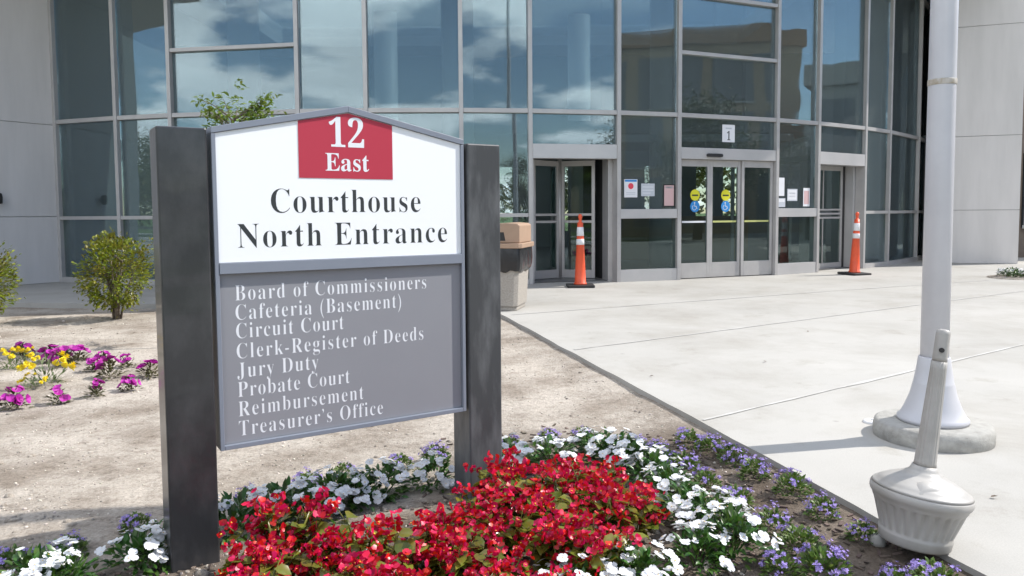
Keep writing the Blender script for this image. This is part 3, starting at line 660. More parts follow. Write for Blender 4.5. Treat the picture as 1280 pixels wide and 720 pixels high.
# ------------------------------------------------------------------ pole on a round footing
pole = empty('flagpole', (2.13, 3.84, 0), label='tall off white pole with flared base cover on a round concrete footing', cat='pole')
q = MB(); q.lathe([(.272, -.05), (.275, .05), (.268, .075), (.25, .085), (.02, .086)], 56, flute=lambda z, a: 1 + .012 * noise.noise(Vector((cos(a) * 3, sin(a) * 3, z * 20)))); P(q, 'footing', 'oldconc', pole)
q = MB(); q.tube([(0, 0, .087), (0, 0, 1.5), (0, 0, 5), (0, 0, 9)], [.066, .0635, .052, .034], 32); P(q, 'shaft', 'polep', pole)
q = MB(); q.lathe([(.165, .088), (.165, .105), (.152, .115), (.130, .16), (.108, .22), (.094, .28), (.0935, .283), (.092, .285), (.080, .36), (.0735, .41), (.0715, .414), (.068, .415)], 48); P(q, 'base_cover', 'polep', pole)
q = MB(); q.lathe([(.0645, 1.765), (.0652, 1.768), (.0652, 1.79), (.0645, 1.793)], 32); P(q, 'tape_band', 'rust', pole)
q = MB(); q.lathe([(.01, 8.99), (.05, 9.02), (.07, 9.08), (.05, 9.14), (.01, 9.16)], 24); P(q, 'finial', 'steel', pole)

# cleanout cap in the slab by the pole
c_ = G(1091, 528); q = MB(); q.lathe([(.05, -.02), (.05, .006), (.044, .012), (.01, .015)], 28, cx=c_.x, cy=c_.y)
q.box(c_.x - .008, c_.x + .008, c_.y - .008, c_.y + .008, .0155, .02); tag(q.build('cleanout_cap', M['white']), 'small round white cap set in the concrete left of the pole', 'cap')

# ------------------------------------------------------------------ cigarette receptacle
rec = empty('cigarette_receptacle', (1.372, 2.57, 0), label='tilted beige smoking receptacle with fluted neck and ribbed urn', cat='ash receptacle')
rec.rotation_euler = (radians(-2), radians(7.5), 0)
ZO = .014
fl = lambda z, a: 1 - (.05 * (.5 + .5 * cos(a * 26)) ** 2 if .05 < z - ZO < .135 else 0)
q = MB(); q.lathe([(z_[0], z_[1] + ZO) for z_ in ((.02, 0), (.108, 0), (.113, .006), (.116, .030), (.117, .036), (.114, .040), (.116, .048), (.118, .054), (.142, .128), (.145, .135), (.149, .142), (.151, .150), (.157, .156), (.161, .166), (.161, .180), (.156, .186))], 156, flute=fl); P(q, 'urn', 'beige', rec)
q = MB(); q.lathe([(r_, z_ + ZO) for r_, z_ in ((.158, .1865), (.152, .194), (.140, .199), (.137, .204), (.120, .214), (.096, .225), (.074, .234), (.060, .239), (.058, .243), (.050, .247), (.044, .255), (.039, .268))], 64)
# raised latch boss on the lid
for sgn in (1,):
    vs = []; 
    for k in range(7):
        for j in range(9):
            u = (k / 6 - .5) * 2; v = (j / 8 - .5) * 2
            hgt = max(0, (1 - u * u)) ** .5 * max(0, (1 - v * v)) ** .5
            vs.append((-.03 + .045 * u - .0 * v, -.098 + .028 * v, .200 + ZO + .020 * (v + 1) * .5 + .026 * hgt - .004))
    q.add(vs, [(k * 9 + j, (k + 1) * 9 + j, (k + 1) * 9 + j + 1, k * 9 + j + 1) for k in range(6) for j in range(8)], 0, True)
P(q, 'lid', 'beige', rec)
q = MB(); q.lathe([(r_, z_ + ZO) for r_, z_ in ((.036, .2685), (.0345, .28), (.0255, .60), (.0255, .628))], 120, flute=lambda z, a: 1 - .05 * (.5 + .5 * cos(a * 15)) ** 3); P(q, 'neck', 'beige', rec)
q = MB(); q.lathe([(r_, z_ + ZO) for r_, z_ in ((.0235, .6285), (.0232, .64), (.0225, .722), (.0205, .735), (.008, .738))], 40); cap_ = P(q, 'cap', 'beige', rec)
q = MB(); q.tube([(-.009, -.019, .668 + ZO), (-.012, -.027, .668 + ZO)], [.0085, .008], 16); P(q, 'ash_hole', 'black', cap_)
# prop stone
r2 = random.Random(5); q = MB(); st_ = G(1097, 676, -.02); ico(q, (st_.x, st_.y, -.02), .035, r2); ico(q, (st_.x + .01, st_.y - .01, -.03), .03, r2)
tag(q.build('stone', M['oldconc']), 'pale chunk of stone wedged against the left foot of the smoking receptacle', 'stone')

# ------------------------------------------------------------------ traffic cones
cone = empty('traffic_cone', (1.06, 11.9, 0), label='tall orange traffic cone with white bands in front of the revolving door', cat='traffic cone', group='traffic cones by the doors')
H_ = 1.13
q = MB(); q.slab([(-.19, -.21), (.19, -.21), (.21, -.19), (.21, .19), (.19, .21), (-.19, .21), (-.21, .19), (-.21, -.19)], 0, .04); P(q, 'base', 'black', cone, bevel=.008)
rr = lambda z: .092 - .055 * (z / H_)
zs = [.041, .06, .07, .3, .655, .657, .745, .748, .79, .793, .93, .933, 1.0, 1.03, 1.035, 1.10, 1.125, 1.13]
prof = [(rr(z) + (.004 if .656 < z < .746 or .792 < z < .931 else 0) + (.012 if z < .065 else 0), z) for z in zs[:13]] + [(.036, 1.0), (.024, 1.012), (.024, 1.06), (.032, 1.075), (.032, 1.105), (.017, 1.13)]
mats_ = [1 if (.656 < z < .745 or .792 < z < .93) else 0 for z in zs[:13]] + [0] * 6
q = MB(); q.lathe(prof, 36, mats=mats_[:-1] + [0]); q.build('cone_body', [M['orange'], M['refl']], cone, world=False)
c2 = copy_tree(cone); c2.location = (6.19, 13.85, 0); c2.rotation_euler = (radians(1.0), radians(1.2), .4)
c2['label'] = 'tall orange traffic cone with white bands beside the swing door at right'

# ------------------------------------------------------------------ litter bin
bn = empty('litter_bin', (-.155, 9.3, 0), radians(-14), label='aggregate litter bin with tan hood and black bag behind the sign post', cat='litter bin')
def frust(mb, w0, w1, z0, z1, bev=.05, tw=0):
    def sq(wd): c = wd - bev; return [(-c, -wd), (c, -wd), (wd, -c), (wd, c), (c, wd), (-c, wd), (-wd, c), (-wd, -c)]
    a, c = sq(w0), sq(w1); n = 8
    mb.add([(x, y, z0) for x, y in a] + [(x, y, z1) for x, y in c], [tuple(range(n - 1, -1, -1)), tuple(range(n, 2 * n))] + [(i, (i + 1) % n, (i + 1) % n + n, i + n) for i in range(n)])
q = MB(); frust(q, .27, .27, 0, .05); frust(q, .285, .315, .051, .60); P(q, 'base', 'aggregate', bn, bevel=.01)
q = MB(); n = 96
rows = [(.345, .74), (.348, .70), (.352, .60), (.345, .53), (.335, .49), (.325, .47)]
vs = []
for k, (wd, z) in enumerate(rows):
    for j in range(n):
        a = 2 * pi * j / n; m_ = max(abs(cos(a)), abs(sin(a))); rad = wd / m_ * (.96 if m_ < .76 else 1)
        rad += .010 * noise.noise(Vector((cos(a) * 9, sin(a) * 9, z * 4))) + .006 * noise.noise(Vector((cos(a) * 22, sin(a) * 22, z * 6)))
        zz_ = z + (.025 * noise.noise(Vector((cos(a) * 6, sin(a) * 6, 1))) if k >= 4 else 0)
        vs.append((rad * cos(a), rad * sin(a), zz_))
q.add(vs, [(k * n + j, (k + 1) * n + j, (k + 1) * n + (j + 1) % n, k * n + (j + 1) % n) for k in range(len(rows) - 1) for j in range(n)], 0, True)
P(q, 'bin_bag', 'bag', bn)
q = MB(); frust(q, .362, .365, .742, .80, .04); P(q, 'rim', 'tanp', bn, bevel=.008)
hood_prof = [(-.33, .802), (.33, .802), (.33, 1.01), (.30, 1.03), (.18, 1.04), (.02, 1.03), (-.12, .99), (-.24, .92), (-.31, .85)]
q = MB(); q.prism(hood_prof, -.31, .31); hood = P(q, 'hood', 'tanp', bn, bevel=.012)
q = MB(); q.prism([(-.16, .83), (.16, .83), (.14, .93), (-.06, .93)], -.3115, -.3095); P(q, 'opening', 'black', hood)

# ------------------------------------------------------------------ plants
def frame_of(d):
    d = d.normalized(); s = d.cross(Vector((0, 0, 1)))
    s = s.normalized() if s.length > .05 else Vector((1, 0, 0)); return d, s, s.cross(d)
def leaf(mb, p, d, ln, wd, droop=.25, cup=.15, mi=0, roll=0):
    p = Vector(p); d, s, u = frame_of(d)
    if roll: s, u = s * cos(roll) + u * sin(roll), u * cos(roll) - s * sin(roll)
    c = lambda t, x: p + d * (ln * t) + s * (wd * x) + u * (-droop * ln * t * t + cup * wd * abs(x) * 2)
    V = [c(0, 0), c(.3, -.42), c(.3, 0), c(.3, .42), c(.68, -.40), c(.7, 0), c(.68, .40), c(1, 0)]
    mb.add(V, [(0, 2, 1), (0, 3, 2), (1, 2, 5, 4), (2, 3, 6, 5), (4, 5, 7), (5, 6, 7)], mi, True)
def petal(mb, p, nrm, ang, ln, wd, lift, mi=0):
    """one petal leaving the flower centre p, in the plane across nrm"""
    n, s, u = frame_of(nrm); d = s * cos(ang) + u * sin(ang); e = n.cross(d)
    V = [p + n * .0, p + d * ln * .45 + e * wd * .42 + n * lift * .4, p + d * ln * .9 + e * wd * .38 + n * lift, p + d * ln * 1.0 + n * lift * .85, p + d * ln * .9 - e * wd * .38 + n * lift, p + d * ln * .45 - e * wd * .42 + n * lift * .4]
    mb.add(V, [(0, 5, 3, 1), (1, 3, 2), (5, 4, 3)], mi, True)
def rdir(r, up=.2):
    while True:
        v = Vector((r.uniform(-1, 1), r.uniform(-1, 1), r.uniform(-1, 1)))
        if .05 < v.length < 1:
            v.normalize()
            if v.z > up: return v
def plant(name, fol, flo, flomats, leafm, label, cat, group):
    e = empty(name, (0, 0, 0), label=label, cat=cat, group=group)
    P(fol, 'foliage', leafm, e); flo.build('blossoms', flomats, e, world=False); return e
def begonia(seed):
    r = random.Random(seed); fo, fl_ = MB(), MB()
    for k in range(11):
        a = r.random() * 6.28; out = r.uniform(.03, .125); hgt = r.uniform(.10, .20) * (1.1 - out * 1.8)
        top = Vector((cos(a) * out, sin(a) * out, hgt)); fo.tube([(cos(a) * .015, sin(a) * .015, -.02), tuple(top * .55 + Vector((0, 0, .01))), tuple(top)], [.0045, .0038, .003], 5)
        for j in range(8):
            t = r.uniform(.45, 1.05); b_ = top * t; aa = r.random() * 6.28
            d = Vector((cos(aa), sin(aa), r.uniform(-.1, .6))) + Vector((cos(a), sin(a), 0)) * .5
            leaf(fo, b_, d, r.uniform(.04, .066), r.uniform(.034, .052), r.uniform(.1, .5), r.uniform(-.1, .35), roll=r.uniform(-.6, .6))
        for j in range(r.choice((1, 1, 2, 2, 3))):
            q0 = top + Vector((r.uniform(-.045, .045), r.uniform(-.045, .045), r.uniform(.0, .035)))
            fo.tube([tuple(top * .9), tuple(q0)], .0016, 4, cap=False)
            for m_ in range(r.choice((5, 6, 7, 8))):
                p = q0 + Vector((r.gauss(0, .014), r.gauss(0, .014), r.gauss(0, .012))); n_ = rdir(r, -.3); a0 = r.random() * 6
                L1, L2 = r.uniform(.009, .018), r.uniform(.006, .012); lf = r.uniform(.002, .010)
                for z_ in range(2): petal(fl_, p, n_, a0 + z_ * pi, L1, L1 * 1.5, lf)
                for z_ in range(2): petal(fl_, p, n_, a0 + pi / 2 + z_ * pi, L2, L2 * 1.3, lf * .8)
                if r.random() < .18: ico(fl_, p + n_ * .003, .0032, r, 1)
    return fo, fl_
def vinca(seed):
    r = random.Random(seed); fo, fl_ = MB(), MB()
    for k in range(190):
        d = rdir(r, .02); rad = r.uniform(.45, 1.0)
        p = Vector((d.x * .125 * rad, d.y * .125 * rad, .015 + d.z * .125 * rad)); dd = d + Vector((r.uniform(-.6, .6), r.uniform(-.6, .6), r.uniform(-.2, .5)))
        leaf(fo, p, dd, r.uniform(.032, .052), r.uniform(.016, .024), r.uniform(.1, .5), r.uniform(.05, .3), roll=r.uniform(-.5, .5))
    for k in range(6):
        a = r.random() * 6.28; fo.tube([(0, 0, -.02), (cos(a) * .05, sin(a) * .05, .05), (cos(a) * .09, sin(a) * .09, .10)], [.004, .003, .002], 5)
    for k in range(15):
        d = rdir(r, .22); p0 = Vector((d.x * .142, d.y * .142, .02 + d.z * .150))
        for j in range(r.choice((1, 2, 3, 4))):
            p = p0 + Vector((r.uniform(-.026, .026), r.uniform(-.026, .026), r.uniform(-.008, .014))); n_ = (d * .7 + Vector((r.uniform(-.5, .5), r.uniform(-.5, .5), .7))).normalized(); a0 = r.random() * 6; R_ = r.uniform(.014, .0225)
            for z_ in range(5): petal(fl_, p, n_, a0 + z_ * 2 * pi / 5, R_, R_ * 1.1, r.uniform(-.004, .005))
            ico(fl_, p + n_ * .001, .0022, r, 1)
    return fo, fl_
def ageratum(seed, dens=1.0):
    r = random.Random(seed); fo, fl_ = MB(), MB()
    for k in range(300):
        d = rdir(r, .0); rad = r.uniform(.55, 1.0); p = Vector((d.x * .085 * rad, d.y * .085 * rad, .01 + d.z * .085 * rad))
        leaf(fo, p, d + Vector((r.uniform(-.5, .5), r.uniform(-.5, .5), r.uniform(0, .6))), r.uniform(.016, .028), r.uniform(.010, .018), r.uniform(0, .5), .15, roll=r.uniform(-.6, .6))
    for k in range(int(20 * dens)):
        d = rdir(r, .22); p0 = Vector((d.x * .090, d.y * .090, .018 + d.z * .098)) * r.uniform(.96, 1.06)
        fo.tube([tuple(p0 * .7), tuple(p0)], .001, 3, cap=False)
        for j in range(r.randint(6, 13)):
            p = p0 + Vector((r.gauss(0, .008), r.gauss(0, .008), r.gauss(0, .005))); n_ = (d + rdir(r, -.2) * .7).normalized(); a0 = r.random() * 6; R_ = r.uniform(.0045, .0075)
            for z_ in range(4): petal(fl_, p, n_, a0 + z_ * pi / 2, R_, R_ * .9, .002)
    return fo, fl_
def petunia(seed, n=12, spread=.085):
    r = random.Random(seed); fo, fl_ = MB(), MB()
    for k in range(90):
        d = rdir(r, -.05); p = Vector((d.x * spread * r.random(), d.y * spread * r.random(), .01 + d.z * .12 * r.random()))
        leaf(fo, p, d + Vector((0, 0, .3)), r.uniform(.025, .05), r.uniform(.012, .022), .4, .2, roll=r.uniform(-.6, .6))
    for k in range(n):
        d = rdir(r, .25); p = Vector((d.x * spread, d.y * spread, .04 + d.z * .10)); n_ = (d + Vector((r.uniform(-.4, .4), r.uniform(-1.0, .1), .4))).normalized(); a0 = r.random() * 6; R_ = r.uniform(.022, .030)
        for z_ in range(5): petal(fl_, p - n_ * .012, n_, a0 + z_ * 2 * pi / 5, R_, R_ * 1.5, .014)
    return fo, fl_
def marigold(seed):
    r = random.Random(seed); fo, fl_ = MB(), MB()
    for k in range(90):
        d = rdir(r, .0); p = Vector((d.x * .13 * r.random(), d.y * .13 * r.random(), .01 + d.z * .15 * r.random()))
        leaf(fo, p, d + Vector((0, 0, .5)), r.uniform(.03, .05), r.uniform(.008, .014), .2, .2, roll=r.uniform(-.6, .6))
    for k in range(13):
        d = rdir(r, .2); p = Vector((d.x * .14, d.y * .14, .05 + d.z * .13)); n_ = (d + Vector((0, 0, .5))).normalized()
        for ly in range(3):
            a0 = r.random() * 6; R_ = .023 - .006 * ly
            for z_ in range(8): petal(fl_, p + n_ * .005 * ly, n_, a0 + z_ * pi / 4, R_, R_ * .8, .004 + .006 * ly)
    return fo, fl_
def inside(p, poly):
    c = False; n = len(poly)
    for i in range(n):
        a, b_ = poly[i], poly[(i + 1) % n]
        if (a[1] > p[1]) != (b_[1] > p[1]) and p[0] < (b_[0] - a[0]) * (p[1] - a[1]) / (b_[1] - a[1]) + a[0]: c = not c
    return c
rp = random.Random(21)
used = {}
def place(protos, x, y, label, sc_=1.0, tilt=.12):
    """the first use of each prototype moves the prototype itself, every later one a copy"""
    k = rp.randrange(len(protos)); p = protos[k]
    o = p if id(p) not in used else copy_tree(p); used[id(p)] = 1
    o.location = (x, y, soil_h(x, y) - .004); o.rotation_euler = (rp.uniform(-tilt, tilt), rp.uniform(-tilt, tilt), rp.uniform(0, 6.28))
    s = sc_ * rp.uniform(.88, 1.12); o.scale = (s, s, s * rp.uniform(.9, 1.1)); o['label'] = label; return o

beg = [plant('begonia_plant', *begonia(100 + k), [M['beg_flo'], M['yellowc']], 'beg_leaf', '', 'flowering plant', 'red begonias massed in front of the sign') for k in range(5)]
bpoly = [tuple(G(x, y, .10).xy) for x, y in ((250, 745), (285, 715), (345, 674), (452, 660), (500, 640), (575, 618), (640, 588), (700, 570), (758, 574), (800, 598), (808, 636), (770, 676), (705, 706), (690, 760), (560, 800), (300, 800))]
cells = []
yy = 1.98
row = 0
while yy < 3.6:
    xx = -1.5 + (.09 if row % 2 else 0)
    while xx < 1.0:
        p = (xx + rp.uniform(-.045, .045), yy + rp.uniform(-.04, .04))
        if inside(p, bpoly): cells.append(p)
        xx += .185
    yy += .165; row += 1
cells += [tuple(G(x, y, 0).xy) for x, y in ((318, 728), (352, 716))]
bare = G(470, 668, 0).xy
for x, y in cells:
    v = Vector((x, y))
    if (v - bare).length < .13: continue
    loc = (v - Vector((SX, SY))); along = loc.x * cos(YAW) + loc.y * sin(YAW); back = -loc.x * sin(YAW) + loc.y * cos(YAW)
    if back > -.10: continue
    lab = 'red begonia in the left end of the red drift, by the near sign post' if x < -.45 else ('red begonia at the right end of the red drift, beside the white border' if x > .25 else 'red begonia in the middle of the red drift in front of the sign')
    o_ = place(beg, x, y, lab, rp.choice((.84, .95, 1.08))); o_.scale.z *= .93

vin = [plant('vinca_plant', *vinca(200 + k), [M['vin_flo'], M['yellowc']], 'vin_leaf', '', 'flowering plant', 'white vincas bordering the red begonias') for k in range(4)]
LW = 'white flowered plant with dark leaves, in the shaded row left of the near sign post'
BW = 'white flowered plant in the row running behind the sign between its two posts'
FW_ = 'white flowered plant in the row beyond the far sign post, behind the red begonias'
RW = 'white flowered plant on the right flank of the red begonias, facing the plaza'
NW = 'white flowered plant at the front corner of the bed near the camera'
for px, py, lab in ((78, 738, LW), (45, 735, LW), (175, 706, LW), (205, 690, LW), (292, 662, BW), (352, 642, BW), (388, 640, BW), (447, 622, BW), (418, 626, BW), (476, 612, BW), (540, 600, BW), 
                    (640, 590, FW_), (690, 577, FW_), (746, 570, FW_), (772, 578, FW_), (792, 588, FW_), (818, 604, RW), (836, 622, RW), (856, 644, RW), (890, 664, RW), (915, 690, RW), (872, 708, RW), (720, 745, NW), (758, 728, NW), (800, 738, NW), (735, 722, NW)):
    p = G(px, py, -.04); place(vin, p.x, p.y, lab, .92)

age = [plant('ageratum_plant', *ageratum(300 + k, (1.0, .8, 1.2, .55)[k]), [M['age_flo']], 'age_leaf', '', 'flowering plant', 'small violet ageratums dotted over the bed') for k in range(4)]
A1 = 'small violet flowered mound growing along the edge of the concrete plaza'
A2 = 'small violet flowered mound behind the white row, right of the far sign post'
A3 = 'small violet flowered mound between the white border and the plaza edge row'
A4 = 'small violet flowered mound behind the sign, by the shaded white row'
A5 = 'small violet flowered mound at the left end of the bed, in shade'
for px, py, lab, s in ((730, 548, A2, 1), (685, 553, A2, .9), (640, 560, A2, .9), (795, 558, A2, 1), (822, 570, A2, .9), (860, 556, A1, 1), (888, 566, A1, .95), (916, 580, A1, 1.05), (944, 600, A1, 1), (990, 622, A1, 1.05), (1028, 648, A1, .85), (1079, 678, A1, .75), (855, 590, A3, 1.15), (838, 580, A3, .9),
                       (882, 610, A3, 1), (920, 632, A3, 1.15), (966, 664, A3, 1.05), (1000, 690, A3, 1.15), (1030, 722, A3, 1.2), (975, 722, A3, .9), (1168, 742, A1, 1.1), (1120, 735, A3, .8), (385, 604, A4, .95), (312, 622, A4, .9), (430, 590, A4, .8), (500, 580, A4, .95), (545, 572, A4, 1.1), (170, 658, A5, .9), (86, 688, A5, .9), (14, 708, A5, 1), (40, 700, A5, .7)):
    p = G(px, py, -.04); place(age, p.x, p.y, lab, s * .76)

pet = [plant('petunia_plant', *petunia(400 + k, 13 - 3 * k), [M['pet_flo']], 'pet_leaf', '', 'flowering plant', 'magenta petunias on the bare ground at left') for k in range(3)]
for px, py, lab, s in ((27, 446, 'magenta petunia at the far left, just behind the yellow marigolds', 1.1), (66, 452, 'full magenta petunia at the back of the left cluster, right of the yellow marigolds', 1.1), (98, 450, 'magenta petunia at the back right of the left cluster', 1),
                       (84, 458, 'full magenta petunia in front of the two at the back of the left cluster', 1.2), (116, 464, 'small magenta petunia left of the largest magenta one', .75), (137, 472, 'largest magenta petunia, in the middle of the bare ground', 1.25), (158, 458, 'small dull petunia with few flowers near the sign post', .7),
                       (129, 454, 'small dull petunia with few flowers behind the largest magenta one', .7), (187, 470, 'magenta petunia right beside the dark sign post', 1), (119, 494, 'small dull petunia in front of the largest magenta one', .75), (162, 486, 'small magenta petunia with one bloom, left of the sign post', .75),
                       (17, 508, 'magenta petunia with bronze leaves, nearest the camera at far left', .95), (72, 501, 'magenta petunia standing alone in front of the nearer yellow marigold', .95)):
    p = G(px, py, -.055); place(pet, p.x, p.y, lab, s)
mar = [plant('marigold_plant', *marigold(500 + k), [M['mar_flo']], 'mar_leaf', '', 'flowering plant', 'yellow marigolds on the bare ground at left') for k in range(2)]
for px, py, lab, s in ((12, 463, 'yellow marigold at the far left edge of the picture', 1), (33, 459, 'yellow marigold under the leftmost magenta petunia', .9), (57, 480, 'largest yellow marigold, right of the other two', 1.15), (42, 484, 'low sparse yellow marigold leaning on the largest one', .7)):
    p = G(px, py, -.055); place(mar, p.x, p.y, lab, s)

# low white flowers in a small bed at the far right of the plaza
p = G(1268, 347); q = MB(); q.lathe([(.02, -.05), (.62, -.05), (.60, .012), (.02, .03)], 32, cx=p.x + .25, cy=p.y, flute=lambda z, a: 1 + .15 * sin(a * 2 + 1)); tag(q.build('planting_pit', M['soil']), kind='structure')
for k in range(7):
    a = k * .9; o = copy_tree(vin[k % 4]); o.location = (p.x + .25 + .36 * cos(a) * (k > 0), p.y + .28 * sin(a) * (k > 0), .015); o.rotation_euler = (0, 0, k); o.scale = (1, 1, .9)
    o['label'] = 'low white flowered plant in the small bed at the far right of the plaza'; o['group'] = 'white flowers in the far right bed'

# shrubs
def shrub(name, label, x, y, h, rad, seed, nleaf=3700):
    r = random.Random(seed); e = empty(name, (x, y, soil_h(x, y)), label=label, cat='shrub', group='yellow green shrubs along the building')
    st, fo = MB(), MB(); tips = []
    for k in range(9):
        a = 2 * pi * k / 9 + r.uniform(-.3, .3); o_ = r.uniform(.25, .85) * rad; top = Vector((cos(a) * o_, sin(a) * o_, h * r.uniform(.62, .9)))
        mid = Vector((cos(a) * o_ * .35, sin(a) * o_ * .35, h * .3)); st.tube([(cos(a) * .03, sin(a) * .03, -.05), tuple(mid), tuple(top)], [.014, .010, .004], 6)
        for j in range(6):
            b_ = mid.lerp(top, r.uniform(.1, .95)); t = b_ + Vector((r.uniform(-1, 1), r.uniform(-1, 1), r.uniform(.1, 1))) * rad * .38
            st.tube([tuple(b_), tuple(b_.lerp(t, .5) + Vector((0, 0, .02))), tuple(t)], [.006, .004, .002], 5); tips.append(t)
    cen = Vector((0, 0, h * .57))
    for k in range(190):
        d = rdir(r, -.95); q_ = cen + Vector((d.x * rad, d.y * rad, d.z * h * .44)) * r.uniform(.72, 1.03)
        if noise.noise(q_ * 4 + Vector((seed, 0, 0))) < -.25: continue
        tips.append(q_)
    per = max(5, nleaf // len(tips))
    for t in tips:
        for j in range(per):
            p = t + Vector((r.gauss(0, .045), r.gauss(0, .045), r.gauss(0, .04))); d = (p - cen).normalized() + Vector((r.uniform(-.8, .8), r.uniform(-.8, .8), r.uniform(-.1, .9)))
            leaf(fo, p, d, r.uniform(.034, .054), r.uniform(.021, .032), r.uniform(0, .4), .2, roll=r.uniform(-.7, .7))
    P(st, 'stems', 'bark', e); P(fo, 'foliage', 'shr_leaf', e); return e
p = G(146, 399, -.06); shrub('shrub', 'round yellow green shrub on bare stems at the building base, left of the sign post', p.x, p.y, .96, .37, 31)
shrub('shrub', 'yellow green shrub cut off by the left edge of the picture', -6.02, 8.55, .84, .40, 47)

# slender young tree behind the sign
tree = empty('young_tree', (-2.56, 7.15, soil_h(-2.56, 7.15)), label='slender young tree whose leafy top shows over the sign', cat='tree')
r = random.Random(9); tk, cw = MB(), MB()
tk.tube([(0, 0, -.05), (.02, 0, .7), (-.01, .02, 1.4), (.03, 0, 2.05)], [.022, .018, .013, .005], 8)
tips = []
for k in range(52):
    z = r.uniform(1.0, 1.6) if k < 9 else r.uniform(1.62, 2.15); a = r.random() * 6.28; ln = r.uniform(.22, .46) * (1.15 - .25 * (z - 1)); b_ = Vector((0, .01, z)); t = b_ + Vector((cos(a) * ln, sin(a) * ln, r.uniform(.14, .46) * ln * 2))
    t.z = min(t.z, 2.44 - .3 * abs(t.x)); tk.tube([tuple(b_), tuple(b_.lerp(t, .55) + Vector((0, 0, .03))), tuple(t)], [.007, .004, .0018], 5); tips += [t, b_.lerp(t, .8), b_.lerp(t, .6)]
tips += [Vector((.03, 0, 2.28)), Vector((.05, 0, 2.4)), Vector((0, .02, 2.12))]
for t in tips:
    for j in range(11):
        p = t + Vector((r.gauss(0, .035), r.gauss(0, .035), r.gauss(0, .03))); leaf(cw, p, Vector((r.uniform(-1, 1), r.uniform(-1, 1), r.uniform(-.3, .8))), r.uniform(.042, .066), r.uniform(.022, .034), .3, .2, roll=r.uniform(-.7, .7))
P(tk, 'trunk', 'bark', tree); P(cw, 'crown', 'sap_leaf', tree)

# ------------------------------------------------------------------ what the glass reflects: the street side behind the camera
def block(name, p0, p1, depth, h, label, m, floors, step=2.7):
    p0, p1 = Vector(p0), Vector(p1); d = p1 - p0; ln = d.length; d /= ln; n_ = Vector((d.y, -d.x))       # depth goes to the right of p0 -> p1
    e = empty(name, (p0.x, p0.y, 0), label=label, cat='building'); tf = lambda p: (d.x * p[0] + n_.x * p[1], d.y * p[0] + n_.y * p[1], p[2])
    q = MB(); q.box(0, ln, .0, depth, -.1, h - .9, tf=tf); P(q, 'wall', m, e)
    q = MB(); q.box(-.25, ln + .25, -.25, depth + .25, h - .9, h, tf=tf); P(q, 'cornice', 'rust_brown' if m == 'tan' else m, e)
    fh = (h - 1.5) / floors
    for f_ in range(floors):
        x = 1.2
        while x + 2.2 < ln:
            q = MB(); q.box(x, x + 2.1, -.03, .05, .5 + f_ * fh, .5 + f_ * fh + fh * .84, tf=tf); wn = P(q, 'window', 'greywin', e)
            q = MB(); q.box(x - .06, x + 2.16, -.08, -.032, .42 + f_ * fh, .49 + f_ * fh, tf=tf); P(q, 'sill', 'cream', wn); x += step
    return e
block('office_building', (21, -13), (36, 9), 14, 11.2, 'tan office building with brown cornice across the street behind the camera', 'tan', 3)
block('office_wing', (27, 11), (27, 26), 10, 7.6, 'cream two storey wing facing the plaza from the right', 'cream', 2)
block('office_link', (33, 8), (32, 12.6), 8, 5.6, 'low link block between the tan building and the cream wing', 'tan', 1)
block('low_office', (-60, -42), (-24, -46), 14, 6.5, 'low tan office block beyond the road', 'tan', 1, 5)
# mirrored depth: the low block faces the road
def street_tree(seed, h, cw_, n=6000):
    r = random.Random(seed); e = empty('street_tree', (0, 0, 0), cat='tree', group='street trees beyond the lawn'); tk, cr_ = MB(), MB()
    tk.tube([(0, 0, -.2), (.05, 0, h * .25), (0, .05, h * .5), (.1, 0, h * .8)], [.17, .14, .10, .04], 8)
    cl = []
    for k in range(34):
        d = rdir(r, -.5); c_ = Vector((d.x * cw_, d.y * cw_, h * .62 + d.z * h * .34)) * r.uniform(.75, 1); cl.append(c_)
        if k < 12: tk.tube([(0, 0, h * r.uniform(.28, .5)), tuple(c_ * .6 + Vector((0, 0, h * .22))), tuple(c_)], [.05, .03, .012], 5)
    for k in range(n):
        c_ = r.choice(cl); p = c_ + Vector((r.gauss(0, .42), r.gauss(0, .42), r.gauss(0, .34)))
        leaf(cr_, p, rdir(r, -.6), r.uniform(.10, .19), r.uniform(.06, .11), .3, .2, roll=r.uniform(-1, 1))
    P(tk, 'trunk', 'bark', e); P(cr_, 'crown', 'tree_leaf', e); return e
tr = [street_tree(61, 6.0, 2.0), street_tree(62, 5.2, 1.8)]
spots = [(16.5, -8.5, 1.0), (19.8, 4.0, 1.2), (22, -3.0, 1.0), (25, 7.8, .8), (22, 12, .7), (23.5, 15.5, .6), (23, 19.5, .7), (-6, -30, 1.25), (-15, -32, 1.35), (-23, -29, 1.2), (-33, -34, 1.4), (-44, -33, 1.3), (4, -34, 1.05), (12, -36, 1.1), (-52, -36, 1.4), (14.5, -20, .9), (-20, -12, .9), (-27, 2, 1.1), (-34, 6, 1.3), (-30, -4, 1.2), (-40, 11, 1.4), (-38, -2, 1.3), (-3.5, 36, 1.1), (2.2, 37, 1.0), (7.5, 35, 1.1), (-9, 38, 1.2)]
for k, (x, y, s) in enumerate(spots):
    o = tr[k] if k < 2 else copy_tree(tr[k % 2]); o.location = (x, y, -.05); o.scale = (s, s, s); o.rotation_euler = (0, 0, k * 1.7)
    o['label'] = 'leafy street tree behind the courthouse lobby, seen through its glass' if y > 30 else ('leafy street tree in front of the tan office building' if x > 13 else 'leafy street tree in the row beyond the road, seen only reflected')

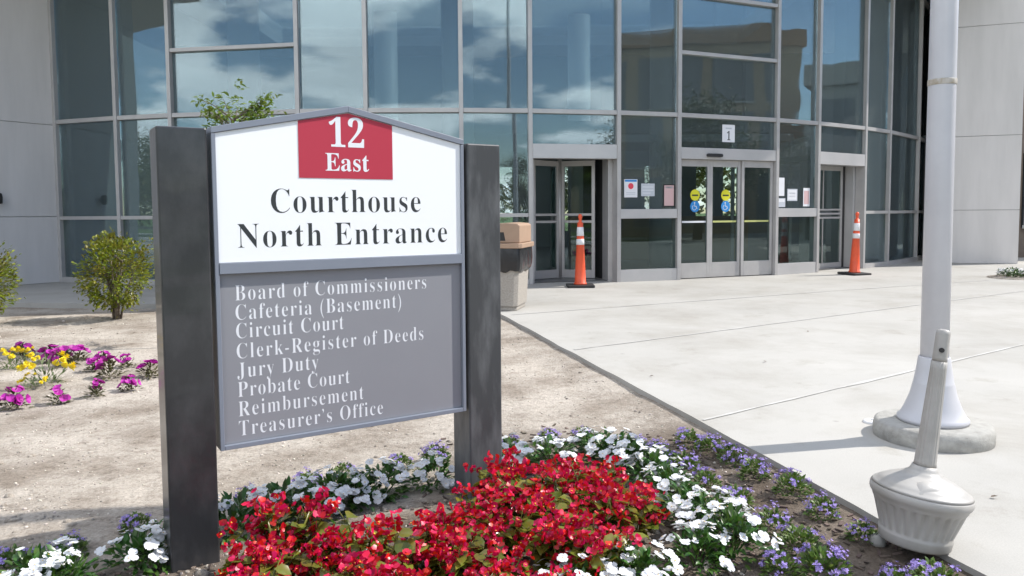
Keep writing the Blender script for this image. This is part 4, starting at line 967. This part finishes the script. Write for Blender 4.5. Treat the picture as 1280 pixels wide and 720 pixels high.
# far woods: one uncountable mass of foliage round the site
r = random.Random(77); q = MB()
for k in range(26000):
    a = r.uniform(radians(-200), radians(30)) if r.random() < .8 else r.uniform(radians(55), radians(125)); D = r.uniform(62, 80)
    top = 4.2 + 2.6 * noise.noise(Vector((cos(a) * 9, sin(a) * 9, 0))) + 1.2 * noise.noise(Vector((cos(a) * 40, sin(a) * 40, 3)))
    z = top * r.random() ** .6; leaf(q, (D * cos(a), D * sin(a), z), rdir(r, -.8), r.uniform(.4, .85), r.uniform(.3, .6), .3, .2, roll=r.uniform(-1, 1))
tag(q.build('woods', M['tree_leaf']), label='distant band of dark green woods round the site', cat='woods', kind='stuff')

# bark chips worked into the planted soil
r = random.Random(91); q = MB(); n_made = 0
while n_made < 2200:
    y = 1.9 + 2.6 * r.random() ** 1.3; x = r.uniform(-1.9, 1.6)
    e_ = EDGE0.lerp(EDGE1, (y - EDGE0.y) / (EDGE1.y - EDGE0.y))
    if x > e_.x - .015 or r.random() > bedness(x, y): continue
    a = r.random() * 3.14; ln, wd = r.uniform(.006, .02), r.uniform(.003, .007); z = soil_h(x, y) + .003; t1, t2 = r.uniform(-.3, .3), r.uniform(-.3, .3)
    tf = lambda p: (x + p[0] * cos(a) - p[1] * sin(a), y + p[0] * sin(a) + p[1] * cos(a), z + p[2] + p[0] * t1 + p[1] * t2)
    q.box(-ln, ln, -wd, wd, -.002, .003, tf=tf); n_made += 1
tag(q.build('bark_mulch', mat('bark chips', (.13, .10, .08), .9, island=.6)), label='brown bark chips strewn over the planted soil between the flowers', cat='mulch', kind='stuff')
# fallen petals under the red drift
q = MB()
for k in range(130):
    c = r.choice(cells); x, y = c[0] + r.gauss(0, .16), c[1] + r.gauss(0, .14)
    petal(q, Vector((x, y, soil_h(x, y) + .004)), Vector((r.uniform(-.3, .3), r.uniform(-.3, .3), 1)), r.random() * 6, r.uniform(.009, .015), .013, .002)
tag(q.build('fallen_petals', M['beg_flo']), label='fallen red petals lying on the soil round the begonias', cat='petals', kind='stuff')

# soil clods
r = random.Random(17); q = MB(); n_made = 0
while n_made < 420:
    y = 2.2 + 6.4 * r.random() ** 1.8; x = r.uniform(-.75 * y, .3 * y)
    e_ = EDGE0.lerp(EDGE1, (y - EDGE0.y) / (EDGE1.y - EDGE0.y))
    if x > e_.x - .05 or noise.noise(Vector((x * 1.3, y * 1.3, 9))) < .05: continue
    rad = .008 + .018 * r.random() ** 3; ico(q, (x, y, soil_h(x, y)), rad, r); n_made += 1
tag(q.build('soil_clods', M['soil']), label='crumbly clods of dry soil lying on the bare ground', cat='clods', kind='stuff')
# a few dry leaves blown on to the concrete
for k, (px, py) in enumerate(((1238, 622), (1165, 646), (958, 452), (812, 470), (1010, 415))):
    p = G(px, py, .004); q = MB(); a = k * 1.9
    leaf(q, (p.x, p.y, .006), Vector((cos(a), sin(a), .05)), .030 + .004 * (k % 3), .018, -.12, .25)
    tag(q.build('dry_leaf', M['bark']), 'small dry brown leaf lying on the concrete plaza', 'leaf', 'dry leaves blown over the plaza')
